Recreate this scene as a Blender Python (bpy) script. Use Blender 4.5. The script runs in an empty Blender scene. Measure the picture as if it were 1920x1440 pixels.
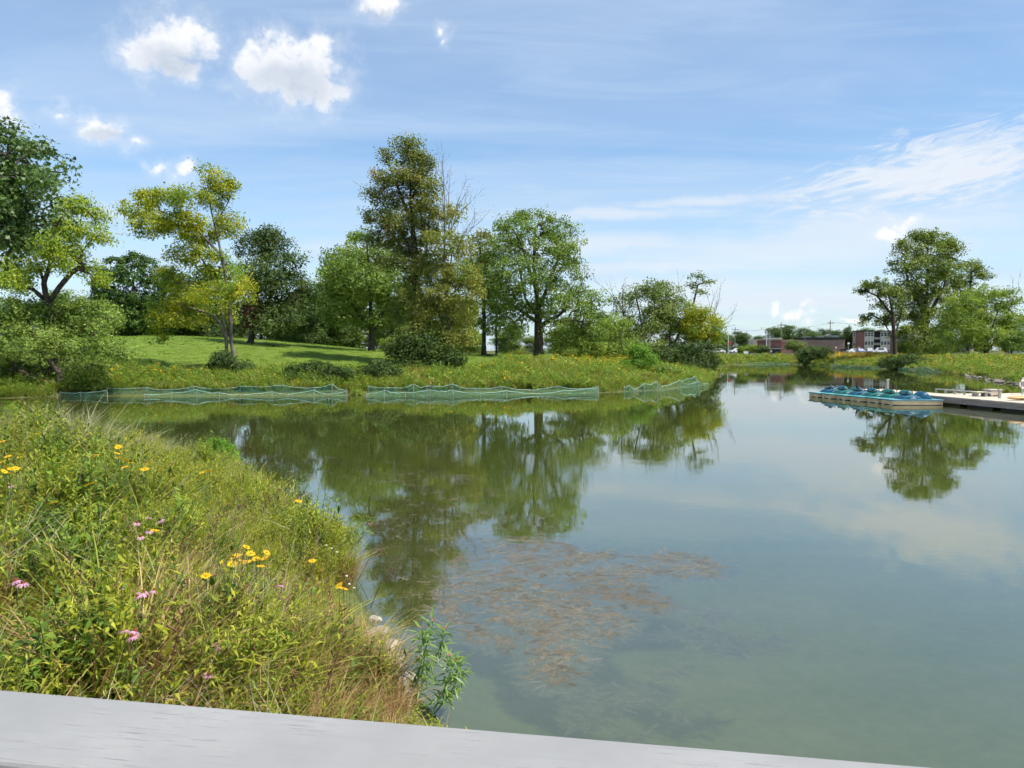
import bpy, bmesh, math, random
import numpy as np
from mathutils import Vector, Matrix
R = math.radians
scene = bpy.context.scene
C = scene.collection

# ------------------------------------------------------------------ camera
HC, FPX, HOR = 3.0, 1442.0, 660.0
PITCH = math.atan((720 - HOR) / FPX)
cam_d = bpy.data.cameras.new('camera'); cam = bpy.data.objects.new('camera', cam_d); C.objects.link(cam)
cam_d.sensor_width = 36.0; cam_d.lens = 36.0 * FPX / 1920.0
cam_d.clip_start = 0.05; cam_d.clip_end = 20000
cam.location = (0, 0, HC); cam.rotation_euler = (math.pi / 2 - PITCH, 0, 0)
scene.camera = cam
scene.render.resolution_x, scene.render.resolution_y = 1024, 768

# ------------------------------------------------------------------ light and exposure
SUN_AZ, SUN_EL = R(116), R(57)
SKY_STRENGTH, SUN_STRENGTH = 0.105, 5.0
scene.view_settings.view_transform = 'Standard'
scene.view_settings.look = 'None'
scene.view_settings.exposure = 0.58
scene.view_settings.gamma = 1.0
scene.view_settings.use_curve_mapping = False
sun_dir = Vector((math.sin(SUN_AZ) * math.cos(SUN_EL), math.cos(SUN_AZ) * math.cos(SUN_EL), math.sin(SUN_EL)))
sl = bpy.data.lights.new('sun', 'SUN'); sl.energy = SUN_STRENGTH; sl.angle = R(0.53); sl.color = (1.0, 0.95, 0.87)
so = bpy.data.objects.new('sun', sl); C.objects.link(so); so.rotation_euler = sun_dir.to_track_quat('Z', 'Y').to_euler()
so.location = (0, 0, 200)
scene.cycles.max_bounces = 5; scene.cycles.transparent_max_bounces = 10
scene.cycles.diffuse_bounces = 2; scene.cycles.glossy_bounces = 2; scene.cycles.transmission_bounces = 4
scene.cycles.use_denoising = True
scene.cycles.use_adaptive_sampling = True; scene.cycles.adaptive_threshold = 0.05; scene.cycles.adaptive_min_samples = 12
scene.cycles.sample_clamp_indirect = 4.0

# ------------------------------------------------------------------ node helpers
class NT:
    def __init__(s, tree): s.t = tree; s.n = tree.nodes; s.l = tree.links
    def node(s, kind, **kw):
        n = s.n.new(kind)
        for k, v in kw.items(): setattr(n, k, v)
        return n
    def put(s, sock, val):
        if val is None: return
        if hasattr(val, 'is_output') or isinstance(val, bpy.types.NodeSocket): s.l.new(val, sock)
        else: sock.default_value = val
    def math(s, op, a, b=None, c=None, clamp=False):
        n = s.node('ShaderNodeMath', operation=op, use_clamp=clamp)
        for i, v in enumerate((a, b, c)): s.put(n.inputs[i], v)
        return n.outputs[0]
    def vmath(s, op, a, b=None):
        n = s.node('ShaderNodeVectorMath', operation=op)
        s.put(n.inputs[0], a); s.put(n.inputs[1], b)
        return n.outputs['Value'] if op in ('LENGTH', 'DOT_PRODUCT', 'DISTANCE') else n.outputs[0]
    def noise(s, vec, scale, detail=4, rough=0.5, dist=0.0):
        n = s.node('ShaderNodeTexNoise'); s.put(n.inputs['Vector'], vec)
        n.inputs['Scale'].default_value = scale; n.inputs['Detail'].default_value = detail
        n.inputs['Roughness'].default_value = rough; n.inputs['Distortion'].default_value = dist
        return n.outputs['Fac'], n.outputs['Color']
    def step(s, x, lo, hi, a=0.0, b=1.0):
        n = s.node('ShaderNodeMapRange', interpolation_type='SMOOTHSTEP')
        s.put(n.inputs['Value'], x)
        n.inputs['From Min'].default_value = lo; n.inputs['From Max'].default_value = hi
        n.inputs['To Min'].default_value = a; n.inputs['To Max'].default_value = b
        return n.outputs[0]
    def mixc(s, f, a, b, mode='MIX'):
        n = s.node('ShaderNodeMix', data_type='RGBA', blend_type=mode)
        s.put(n.inputs[0], f)
        s.put(n.inputs[6], a if not isinstance(a, tuple) else (*a[:3], 1)); s.put(n.inputs[7], b if not isinstance(b, tuple) else (*b[:3], 1))
        return n.outputs[2]
    def ramp(s, fac, stops):
        n = s.node('ShaderNodeValToRGB'); s.put(n.inputs[0], fac)
        el = n.color_ramp.elements
        while len(el) < len(stops): el.new(0.5)
        for e, (p, c) in zip(el, stops): e.position = p; e.color = (*c, 1)
        return n.outputs[0]

# ------------------------------------------------------------------ pixel <-> world
def ray(u, v):
    xc, yc = (u - 960) / FPX, -(v - 720) / FPX
    return np.array([xc, math.cos(PITCH) + yc * math.sin(PITCH), -math.sin(PITCH) + yc * math.cos(PITCH)])
def at(u, v, Y):
    r = ray(u, v); t = Y / r[1]
    return np.array([r[0] * t, Y, HC + r[2] * t])
def ground(u, v, z=0.0):
    r = ray(u, v); t = (z - HC) / r[2]
    return np.array([r[0] * t, r[1] * t, z])
def azel(u, v):
    r = ray(u, v)
    return math.atan2(r[0], r[1]), math.atan2(r[2], math.hypot(r[0], r[1]))

# ------------------------------------------------------------------ world: sky with clouds
world = bpy.data.worlds.new('World'); scene.world = world; world.use_nodes = True
N = NT(world.node_tree); N.n.clear()
sky = N.node('ShaderNodeTexSky', sky_type='NISHITA')
sky.sun_disc = False; sky.sun_elevation = SUN_EL; sky.sun_rotation = SUN_AZ
sky.altitude = 200; sky.air_density = 1.0; sky.dust_density = 0.6; sky.ozone_density = 1.6
tc = N.node('ShaderNodeTexCoord'); D = N.vmath('NORMALIZE', tc.outputs['Generated'])
sx = N.node('ShaderNodeSeparateXYZ'); N.l.new(D, sx.inputs[0])
X_, Y_, Z_ = sx.outputs
AZ = N.math('ARCTAN2', X_, Y_)
EL = N.math('ARCTAN2', Z_, N.math('SQRT', N.math('ADD', N.math('MULTIPLY', X_, X_), N.math('MULTIPLY', Y_, Y_))))
def comb(a, b, c=0.0):
    n = N.node('ShaderNodeCombineXYZ')
    for i, v in enumerate((a, b, c)): N.put(n.inputs[i], v)
    return n.outputs[0]
P0 = comb(AZ, EL)
_, wcol = N.noise(D, 22, 4, 0.55)
warp = N.vmath('MULTIPLY', N.vmath('SUBTRACT', wcol, (0.5, 0.5, 0.5)), (0.05, 0.05, 0))
PW = N.vmath('ADD', P0, warp)
def blob_field(P, blobs):
    out = None
    for (u, v, ru, rv, *w_) in blobs:
        a, e = azel(u, v)
        d = N.vmath('LENGTH', N.vmath('MULTIPLY', N.vmath('SUBTRACT', P, (a, e, 0)), (FPX / ru, FPX / rv, 0)))
        f = N.math('SUBTRACT', w_[0] if w_ else 1.0, d)
        if out is None: out = f
        else:
            out = N.math('MAXIMUM', out, f)
    return out
CUM = [(330, 70, 62, 46), (290, 95, 62, 42), (385, 78, 34, 42), (320, 118, 46, 28), (352, 132, 30, 22), (245, 98, 34, 16, 0.7), (402, 82, 17, 20, 0.8),
       (520, 105, 70, 48), (585, 115, 66, 52), (545, 150, 88, 46), (480, 120, 42, 42), (610, 165, 36, 40), (560, 85, 40, 22), (425, 172, 40, 18, 0.15),
       (712, 6, 40, 22), (820, 44, 20, 24, 0.35), (832, 64, 18, 24, 0.3),
       (188, 246, 44, 28, 0.85), (120, 222, 60, 26, 0.3), (250, 272, 36, 30, 0.3), (10, 195, 38, 42, 0.7), (296, 306, 34, 18, 0.4), (340, 318, 42, 26, 0.6), (210, 398, 30, 20, 0.3),
       (1665, 446, 30, 16), (1700, 428, 20, 12), (1518, 582, 10, 11), (1508, 598, 12, 10), (1490, 600, 26, 8), (1455, 592, 10, 10), (1590, 597, 22, 7)]
f1 = blob_field(PW, CUM)
nf, _ = N.noise(D, 30, 6, 0.62)
nf2, _ = N.noise(D, 105, 4, 0.6)
fld = N.math('ADD', N.math('MULTIPLY_ADD', f1, 1.25, 0.10), N.math('ADD', N.math('MULTIPLY_ADD', nf, 2.6, -1.3), N.math('MULTIPLY_ADD', nf2, 0.55, -0.27)))
a_cum = N.math('MULTIPLY', N.step(fld, -0.1, 0.85), N.step(f1, -0.35, 0.3))
# the underside of the thick clouds is greyer
shade = blob_field(PW, [(550, 150, 90, 40), (325, 112, 66, 30), (700, 20, 30, 10), (190, 256, 30, 14)])
sh = N.math('MULTIPLY', N.step(N.math('ADD', shade, N.math('MULTIPLY_ADD', nf, 1.6, -0.8)), -0.35, 0.7), 0.8)
sh = N.math('ADD', sh, N.step(nf, 0.60, 0.35, 0, 0.25), clamp=True)
a_soft = N.math('MULTIPLY', N.step(N.math('ADD', f1, N.math('MULTIPLY_ADD', nf, 3.0, -1.5)), -0.75, 0.9), N.step(f1, -1.1, 0.2, 0, 0.45))
a_cum = N.math('MAXIMUM', a_cum, a_soft)
# cirrus: a veil high up, seen as bands that close up towards the horizon
zc = N.math('MAXIMUM', Z_, 0.02)
PL = comb(N.math('DIVIDE', X_, N.math('ADD', zc, 0.06)), N.math('DIVIDE', Y_, N.math('ADD', zc, 0.06)))
PLs = N.vmath('MULTIPLY', PL, (0.35, 1.0, 1.0))
c1, _ = N.noise(PLs, 0.75, 6, 0.55, 0.5)
c2, _ = N.noise(N.vmath('MULTIPLY', PL, (0.5, 1.4, 1.0)), 2.4, 6, 0.62, 0.8)
veil = N.math('MULTIPLY', N.step(c1, 0.34, 0.74), 0.75)
veil = N.math('ADD', veil, N.math('MULTIPLY', N.step(c2, 0.42, 0.78), 0.24))
# individual streaks and the feathered patch on the right
PS = N.vmath('ADD', P0, N.vmath('MULTIPLY', N.vmath('SUBTRACT', wcol, (0.5, 0.5, 0.5)), (0.16, 0.02, 0)))
st = blob_field(PS, [(1120, 462, 330, 26), (1330, 376, 160, 12), (1150, 402, 260, 14), (1500, 470, 420, 46), (1260, 500, 260, 18), (1500, 560, 500, 34), (760, 470, 200, 22), (1650, 430, 330, 40), (1300, 540, 300, 24)])
streak = N.math('MULTIPLY', N.step(N.math('ADD', st, N.math('MULTIPLY_ADD', c2, 0.9, -0.45)), -0.25, 0.9), 0.62)
# feathered cirrus patch, fibres run along a tilted axis
a0, e0 = azel(1790, 312)
q = N.vmath('SUBTRACT', P0, (a0, e0, 0))
rot = N.node('ShaderNodeVectorRotate', rotation_type='Z_AXIS'); N.l.new(q, rot.inputs['Vector']); rot.inputs['Angle'].default_value = R(-8)
qf = rot.outputs[0]
fw, fwc = N.noise(N.vmath('MULTIPLY', qf, (14, 60, 1)), 1.0, 7, 0.65, 1.2)
fe = N.math('SUBTRACT', 1.0, N.vmath('LENGTH', N.vmath('MULTIPLY', qf, (FPX / 350, FPX / 84, 0))))
feather = N.step(N.math('ADD', N.math('MULTIPLY', fe, 1.7), N.math('MULTIPLY_ADD', fw, 4.2, -2.35)), -0.1, 1.25)
feather = N.math('MULTIPLY', feather, N.step(fe, -0.15, 0.40, 0, 0.9))
# haze near the horizon
hz = N.math('MULTIPLY', N.step(EL, -0.02, 0.30, 1.0, 0.0), 0.46)
inv = lambda v: N.math('SUBTRACT', 1.0, v)
CW = 0.665 / SKY_STRENGTH
base_sky = N.mixc(1.0, sky.outputs[0], (0.94, 1.10, 1.18), 'MULTIPLY')
thin_hi = (CW * 0.62, CW * 0.77, CW * 0.97); thin_lo = (CW * 0.70, CW * 0.82, CW * 0.93)
wide = N.mixc(veil, base_sky, thin_hi); wide = N.mixc(hz, wide, thin_lo)
k2 = inv(N.math('MULTIPLY', inv(streak), inv(feather)))
col = N.mixc(k2, wide, (CW * 0.86, CW * 0.91, CW * 0.98))
cum_col = N.mixc(sh, (CW * 1.07, CW * 1.08, CW * 1.10), (CW * 0.62, CW * 0.69, CW * 0.80))
col = N.mixc(N.math('MULTIPLY', a_cum, 0.96), col, cum_col)
bg0 = N.node('ShaderNodeBackground'); N.l.new(wide, bg0.inputs[0]); bg0.inputs[1].default_value = SKY_STRENGTH
bg = N.node('ShaderNodeBackground'); N.l.new(col, bg.inputs[0]); bg.inputs[1].default_value = SKY_STRENGTH
# the clouds lie in this part of the sky; elsewhere their nodes need no evaluation
part = N.math('MULTIPLY', N.math('LESS_THAN', N.math('ABSOLUTE', AZ), 0.95), N.math('MULTIPLY', N.math('GREATER_THAN', EL, -0.05), N.math('LESS_THAN', EL, 0.58)))
ms = N.node('ShaderNodeMixShader'); N.l.new(part, ms.inputs[0]); N.l.new(bg0.outputs[0], ms.inputs[1]); N.l.new(bg.outputs[0], ms.inputs[2])
wo = N.node('ShaderNodeOutputWorld'); N.l.new(ms.outputs[0], wo.inputs[0])
world.cycles.sampling_method = 'MANUAL'; world.cycles.sample_map_resolution = 512

# ------------------------------------------------------------------ materials
def mat(name):
    m = bpy.data.materials.new(name); m.use_nodes = True
    n = NT(m.node_tree); n.n.clear()
    o = n.node('ShaderNodeOutputMaterial')
    return m, n, o
def principled(n, col, rough=0.6, spec=0.4, metal=0.0):
    p = n.node('ShaderNodeBsdfPrincipled')
    n.put(p.inputs['Base Color'], (*col, 1) if isinstance(col, tuple) else col)
    n.put(p.inputs['Roughness'], rough); p.inputs['Specular IOR Level'].default_value = spec; p.inputs['Metallic'].default_value = metal
    return p
def bump(n, h, strength=0.3, dist=0.02):
    b = n.node('ShaderNodeBump'); b.inputs['Strength'].default_value = strength; b.inputs['Distance'].default_value = dist
    n.put(b.inputs['Height'], h); return b.outputs[0]
def gpos(n): return n.node('ShaderNodeNewGeometry').outputs['Position']
def opos(n): return n.node('ShaderNodeTexCoord').outputs['Object']
def plain(name, c, rough=0.6, spec=0.4, var=0.18, scale=3.0, metal=0.0, bs=0.0):
    m, n, o = mat(name)
    f, _ = n.noise(opos(n), scale, 6, 0.6)
    k = tuple(x * (1 - var) for x in c); l = tuple(min(1, x * (1 + var)) for x in c)
    p = principled(n, n.mixc(n.step(f, 0.3, 0.7), k, l), rough, spec, metal)
    if bs: n.l.new(bump(n, f, bs, 0.01), p.inputs['Normal'])
    n.l.new(p.outputs[0], o.inputs[0]); return m
def leaf_mat(name, stops, trans=0.38, tint=(1.25, 1.25, 0.55), rough=0.55, spec=0.22, patch=None, patch_scale=0.35, patch_lim=(0.5, 0.65), rnd=0.0):
    m, n, o = mat(name)
    v = n.node('ShaderNodeAttribute', attribute_name='v').outputs['Fac']
    if rnd:
        oi = n.node('ShaderNodeObjectInfo').outputs['Random']
        v = n.math('ADD', v, n.math('MULTIPLY_ADD', oi, rnd, -rnd / 2))
    c = n.ramp(v, stops)
    if patch is not None:
        f, _ = n.noise(gpos(n), patch_scale, 3, 0.6)
        c = n.mixc(n.step(n.math('ADD', f, n.math('MULTIPLY_ADD', v, 0.2, -0.1)), *patch_lim), c, patch)
    p = principled(n, c, rough, spec)
    t = n.node('ShaderNodeBsdfTranslucent'); n.l.new(n.mixc(1.0, c, tint, 'MULTIPLY'), t.inputs[0])
    mx = n.node('ShaderNodeMixShader'); mx.inputs[0].default_value = trans
    n.l.new(p.outputs[0], mx.inputs[1]); n.l.new(t.outputs[0], mx.inputs[2]); n.l.new(mx.outputs[0], o.inputs[0])
    return m
def bark_mat(name, a, b, scale=6.0):
    m, n, o = mat(name)
    f, _ = n.noise(n.vmath('MULTIPLY', opos(n), (1, 1, 0.25)), scale, 6, 0.65)
    p = principled(n, n.mixc(n.step(f, 0.32, 0.68), a, b), 0.85, 0.2)
    n.l.new(bump(n, f, 0.6, 0.04), p.inputs['Normal']); n.l.new(p.outputs[0], o.inputs[0]); return m
M = {}
M['oak'] = leaf_mat('oak leaves', [(0, (0.038, 0.075, 0.015)), (0.6, (0.087, 0.160, 0.031)), (1, (0.159, 0.243, 0.049))], 0.25, spec=0.5)
M['dark'] = leaf_mat('dark green leaves', [(0, (0.035, 0.064, 0.017)), (0.6, (0.080, 0.128, 0.029)), (1, (0.133, 0.196, 0.043))], 0.25)
M['dome'] = leaf_mat('dense maple leaves', [(0, (0.028, 0.063, 0.011)), (0.6, (0.057, 0.116, 0.019)), (1, (0.097, 0.170, 0.028))], 0.22)
M['mid'] = leaf_mat('mid green leaves', [(0, (0.086, 0.142, 0.029)), (0.6, (0.186, 0.273, 0.051)), (1, (0.297, 0.379, 0.075))], 0.36)
M['light'] = leaf_mat('light green leaves', [(0, (0.113, 0.181, 0.031)), (0.6, (0.228, 0.319, 0.051)), (1, (0.342, 0.414, 0.071))], 0.42)
M['yellow'] = leaf_mat('yellow green leaves', [(0, (0.160, 0.214, 0.020)), (0.5, (0.336, 0.368, 0.032)), (0.85, (0.495, 0.471, 0.038)), (1, (0.601, 0.445, 0.043))], 0.45, patch=(0.177, 0.290, 0.043), patch_scale=0.45)
M['locust'] = leaf_mat('yellowish locust leaves', [(0, (0.147, 0.233, 0.025)), (0.6, (0.285, 0.374, 0.042)), (1, (0.458, 0.465, 0.054))], 0.45)
M['olive'] = leaf_mat('olive brown tinged leaves', [(0, (0.091, 0.125, 0.031)), (0.6, (0.194, 0.234, 0.055)), (1, (0.304, 0.284, 0.070))], 0.33, patch=(0.344, 0.234, 0.062), patch_scale=0.3, patch_lim=(0.54, 0.7))
M['golden'] = leaf_mat('golden drying leaves', [(0, (0.136, 0.165, 0.033)), (0.6, (0.270, 0.280, 0.054)), (1, (0.412, 0.367, 0.075))], 0.36, patch=(0.159, 0.242, 0.043), patch_scale=0.35)
M['rust'] = leaf_mat('rust leaves', [(0, (0.060, 0.019, 0.012)), (1, (0.156, 0.054, 0.026))], 0.2)
M['scrub'] = leaf_mat('scrub leaves', [(0, (0.085, 0.131, 0.037)), (0.6, (0.181, 0.244, 0.057)), (1, (0.277, 0.328, 0.073))], 0.34)
M['cotton'] = leaf_mat('cottonwood leaves', [(0, (0.076, 0.123, 0.024)), (0.6, (0.176, 0.237, 0.042)), (1, (0.286, 0.332, 0.057))], 0.34)
M['far'] = leaf_mat('far tree leaves', [(0, (0.050, 0.094, 0.027)), (0.6, (0.100, 0.163, 0.045)), (1, (0.150, 0.219, 0.062))], 0.3, rnd=0.5)
M['shrub'] = leaf_mat('dark shrub leaves', [(0, (0.025, 0.048, 0.012)), (0.6, (0.063, 0.106, 0.019)), (1, (0.115, 0.172, 0.031))], 0.25)
M['bright'] = leaf_mat('bright shrub leaves', [(0, (0.098, 0.208, 0.021)), (1, (0.208, 0.364, 0.042))], 0.42)
M['bark'] = bark_mat('brown bark', (0.035, 0.028, 0.022), (0.10, 0.082, 0.062))
M['pale_bark'] = bark_mat('pale grey bark', (0.12, 0.105, 0.085), (0.27, 0.24, 0.20))
M['dead_bark'] = bark_mat('grey dead bark', (0.08, 0.07, 0.06), (0.19, 0.17, 0.145))

# ------------------------------------------------------------------ object helpers
def tag(o, label=None, cat=None, group=None, kind=None):
    if label: o['label'] = label
    if cat: o['category'] = cat
    if group: o['group'] = group
    if kind: o['kind'] = kind
    return o
def empty(name, loc, label=None, cat=None, group=None, rz=0.0):
    o = bpy.data.objects.new(name, None); C.objects.link(o); o.location = [float(x) for x in loc]; o.rotation_euler = (0, 0, rz)
    o.empty_display_size = 0.2
    return tag(o, label, cat, group)
def np_mesh(name, verts, faces, material, attrs=None, smooth=False):
    """faces: (n,k) int array of equal sided faces or a list of such arrays"""
    me = bpy.data.meshes.new(name)
    verts = np.asarray(verts, np.float32)
    fl = faces if isinstance(faces, list) else [faces]
    fl = [np.asarray(f, np.int32) for f in fl if len(f)]
    nl = sum(f.size for f in fl); nf_ = sum(len(f) for f in fl)
    me.vertices.add(len(verts)); me.vertices.foreach_set('co', verts.ravel())
    me.loops.add(nl); me.loops.foreach_set('vertex_index', np.concatenate([f.ravel() for f in fl]))
    me.polygons.add(nf_)
    sizes = np.concatenate([np.full(len(f), f.shape[1], np.int32) for f in fl])
    me.polygons.foreach_set('loop_start', np.concatenate([[0], np.cumsum(sizes)[:-1]]).astype(np.int32))
    if smooth: me.polygons.foreach_set('use_smooth', np.ones(nf_, bool))
    if attrs:
        for k, (dom, arr) in attrs.items():
            a = me.attributes.new(k, 'FLOAT', dom); a.data.foreach_set('value', np.asarray(arr, np.float32))
    me.update(calc_edges=True)
    for m in (material if isinstance(material, (list, tuple)) else [material]): me.materials.append(m)
    return me
def link(name, me, parent=None, loc=None):
    o = bpy.data.objects.new(name, me); C.objects.link(o)
    if parent is not None: o.parent = parent
    if loc is not None: o.location = [float(x) for x in loc]
    return o
class MB:
    """collects boxes, tubes and lofts for ONE mesh"""
    def __init__(s): s.v = []; s.f = []
    def add(s, vs, fs):
        b = len(s.v); s.v += [tuple(float(c) for c in v) for v in vs]; s.f += [tuple(i + b for i in f) for f in fs]; return s
    def box(s, x0, y0, z0, x1, y1, z1):
        return s.add([(x0, y0, z0), (x1, y0, z0), (x1, y1, z0), (x0, y1, z0), (x0, y0, z1), (x1, y0, z1), (x1, y1, z1), (x0, y1, z1)],
                     [(3, 2, 1, 0), (4, 5, 6, 7), (0, 1, 5, 4), (1, 2, 6, 5), (2, 3, 7, 6), (3, 0, 4, 7)])
    def tube(s, pts, rad, n=6, caps=True):
        pts = [Vector(p) for p in pts]; rad = rad if isinstance(rad, (list, tuple)) else [rad] * len(pts)
        rings = []
        for i, p in enumerate(pts):
            t = (pts[min(i + 1, len(pts) - 1)] - pts[max(i - 1, 0)]).normalized()
            a = t.orthogonal().normalized() if i == 0 else (a - t * a.dot(t)).normalized()
            b = t.cross(a)
            rings.append([p + (a * math.cos(2 * math.pi * k / n) + b * math.sin(2 * math.pi * k / n)) * rad[i] for k in range(n)])
        return s.loft(rings, caps)
    def loft(s, rings, caps=True, closed=True):
        n = len(rings[0]); vs = [v for r in rings for v in r]; fs = []
        for i in range(len(rings) - 1):
            for k in range(n if closed else n - 1):
                fs.append((i * n + k, i * n + (k + 1) % n, (i + 1) * n + (k + 1) % n, (i + 1) * n + k))
        if caps and closed: fs += [tuple(range(n - 1, -1, -1)), tuple((len(rings) - 1) * n + k for k in range(n))]
        return s.add(vs, fs)
    def prism(s, poly, y0, y1):           # poly in xz, extruded along y
        n = len(poly)
        return s.add([(x, y0, z) for x, z in poly] + [(x, y1, z) for x, z in poly],
                     [tuple(range(n)), tuple(range(2 * n - 1, n - 1, -1))] + [(i, i + n, (i + 1) % n + n, (i + 1) % n) for i in range(n)])
    def build(s, name, material, parent=None, loc=None, smooth=False, bevel=0.0, seg=2):
        me = bpy.data.meshes.new(name); me.from_pydata(s.v, [], s.f); me.update()
        bm = bmesh.new(); bm.from_mesh(me); bmesh.ops.recalc_face_normals(bm, faces=bm.faces)
        if bevel: bmesh.ops.bevel(bm, geom=list(bm.edges), offset=bevel, segments=seg, affect='EDGES', profile=0.6)
        bm.to_mesh(me); bm.free()
        if smooth: me.polygons.foreach_set('use_smooth', [True] * len(me.polygons))
        me.materials.append(material)
        return link(name, me, parent, loc)
def copy_tree(o, parent=None):
    c = o.copy(); C.objects.link(c); c.parent = parent
    for ch in o.children: copy_tree(ch, c)
    return c

# ------------------------------------------------------------------ terrain
shore_px = [(-420, 750), (-150, 748), (0, 747), (100, 744), (210, 743), (420, 743), (650, 741.5), (690, 741.5), (1000, 739), (1130, 737), (1250, 731), (1325, 722),
            (1340, 708), (1350, 697), (1352, 690), (1356, 685.5), (1420, 684), (1500, 683.6), (1545, 687), (1600, 689.5), (1660, 692), (1720, 695), (1765, 699),
            (1810, 703.5), (1860, 711), (1905, 721), (1960, 735), (2080, 765), (2300, 830)]
LAKE = [tuple(ground(u, v)[:2]) for u, v in shore_px]
LAKE += [(34, 10), (34, -22), (1.5, -22), (0.9, -4), (0.55, 2), (0.2, 4.4)]
LAKE += [tuple(ground(u, v)[:2]) for u, v in [(818, 1345), (732, 1235), (695, 1170), (655, 1090), (630, 1035), (582, 992), (520, 950), (465, 917), (420, 897)]]
LAKE += [(-9.5, 20.4), (-13, 20.8), (-18, 20), (-26, 21), (-40, 23), (-75, 30), (-75, 50)]
LP = np.array(LAKE)
def sdist(x, y):
    """distance to the shore, positive on land"""
    x = np.asarray(x, float); y = np.asarray(y, float)
    d = np.full(x.shape, 1e9); ins = np.zeros(x.shape, bool)
    n = len(LP)
    for i in range(n):
        ax, ay = LP[i]; bx, by = LP[(i + 1) % n]
        ex, ey = bx - ax, by - ay; L = ex * ex + ey * ey + 1e-12
        t = np.clip(((x - ax) * ex + (y - ay) * ey) / L, 0, 1)
        d = np.minimum(d, np.hypot(x - ax - t * ex, y - ay - t * ey))
        c = ((ay > y) != (by > y)) & (x < (bx - ax) * (y - ay) / (by - ay + 1e-12) + ax)
        ins ^= c
    return np.where(ins, -d, d)
def sm(t): t = np.clip(t, 0, 1); return t * t * (3 - 2 * t)
def vnoise(x, y, s, seed=0):
    x = np.asarray(x) * s; y = np.asarray(y) * s
    return (np.sin(x * 1.3 + seed + 1.7 * np.sin(y * 0.9 + seed)) + np.sin(y * 1.1 - seed * 2 + 1.3 * np.sin(x * 1.7)) + 0.5 * np.sin(x * 2.9 + y * 2.3 + seed)) / 2.5
def near_bank(x, y): return (y < 30) & (x < 3)
def terrain(x, y, s=None):
    x = np.asarray(x, float); y = np.asarray(y, float)
    if s is None: s = sdist(x, y)
    near = 0.12 * sm(s / 0.35) + 0.50 * sm(s / 3.5)
    far = 0.30 * sm(s / 1.5) + 0.95 * sm(s / 11) + 1.25 * sm((s - 5) / 26)
    far = far + 2.45 * np.exp(-((x + 43) / 17.0) ** 2 / 2 - ((y - 97) / 21.0) ** 2 / 2) * sm(s / 20) + 0.06 * vnoise(x, y, 0.35, 2)
    land = np.where(near_bank(x, y), near, far) + 0.02 * vnoise(x, y, 2.2) * sm(s / 0.5)
    bed = -np.where(s < 0, 0.95 * sm(-s / 3.2) + 0.10 * sm(-s / 0.4), 0) + 0.03 * vnoise(x, y, 1.9, 4) * sm(-s / 1.0)
    return np.where(s >= 0, land, bed)
rr = np.concatenate([[0.0, 0.8, 1.6, 2.4], np.geomspace(3.0, 30, 110), np.geomspace(30.5, 240, 170), np.geomspace(246, 5000, 36)])
th = np.concatenate([np.linspace(-44, 44, 420), np.linspace(46, 314, 80)]) * math.pi / 180
RR, TH = np.meshgrid(rr, th, indexing='ij')
gx, gy = RR * np.sin(TH), RR * np.cos(TH)
gs = sdist(gx, gy); gz = terrain(gx, gy, gs)
gz = np.where(RR > 400, gz + 6 * sm((RR - 400) / 3000), gz)
nr, nt = RR.shape
idx = np.arange(nr * nt).reshape(nr, nt); idn = np.roll(idx, -1, axis=1)
faces = np.stack([idx[:-1], idx[1:], idn[1:], idn[:-1]], -1).reshape(-1, 4)
faces = faces[:, ::-1]
# 0 wild meadow soil, 1 mown lawn
lawn = sm((gs - 6.5 - 1.2 * vnoise(gx, gy, 0.4, 1)) / 1.5) * (gx < 14) * (gy > 40) * (gy < 170)
m, n, o = mat('ground')
la = n.node('ShaderNodeAttribute', attribute_name='lawn').outputs['Fac']
gp = gpos(n); f1_, _ = n.noise(gp, 0.25, 5, 0.6); f2_, _ = n.noise(gp, 5.0, 5, 0.7)
lawn_c = n.mixc(n.step(f1_, 0.35, 0.65), (0.075, 0.13, 0.012), (0.11, 0.175, 0.018))
f3_, _ = n.noise(gp, 0.9, 6, 0.7)
lawn_c = n.mixc(n.math('MULTIPLY', n.step(f3_, 0.45, 0.7), 0.7), lawn_c, (0.165, 0.185, 0.04))
lawn_c = n.mixc(n.step(f2_, 0.35, 0.7), lawn_c, (0.13, 0.175, 0.024))
wild = n.mixc(n.step(f2_, 0.3, 0.7), (0.05, 0.065, 0.02), (0.12, 0.125, 0.04))
zc_ = n.node('ShaderNodeSeparateXYZ'); n.l.new(gp, zc_.inputs[0])
bedc = n.mixc(n.step(f2_, 0.3, 0.7), (0.085, 0.105, 0.026), (0.12, 0.135, 0.045))
gc = n.mixc(la, wild, lawn_c); gc = n.mixc(n.step(zc_.outputs[2], -0.02, 0.08, 1, 0), gc, bedc)
p = principled(n, gc, 0.9, 0.15); n.l.new(bump(n, f2_, 0.5, 0.08), p.inputs['Normal']); n.l.new(p.outputs[0], o.inputs[0])
M['ground'] = m
tag(link('ground', np_mesh('ground', np.stack([gx, gy, gz], -1).reshape(-1, 3), faces, M['ground'], {'lawn': ('POINT', lawn.ravel())}, True)), kind='structure')

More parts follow.
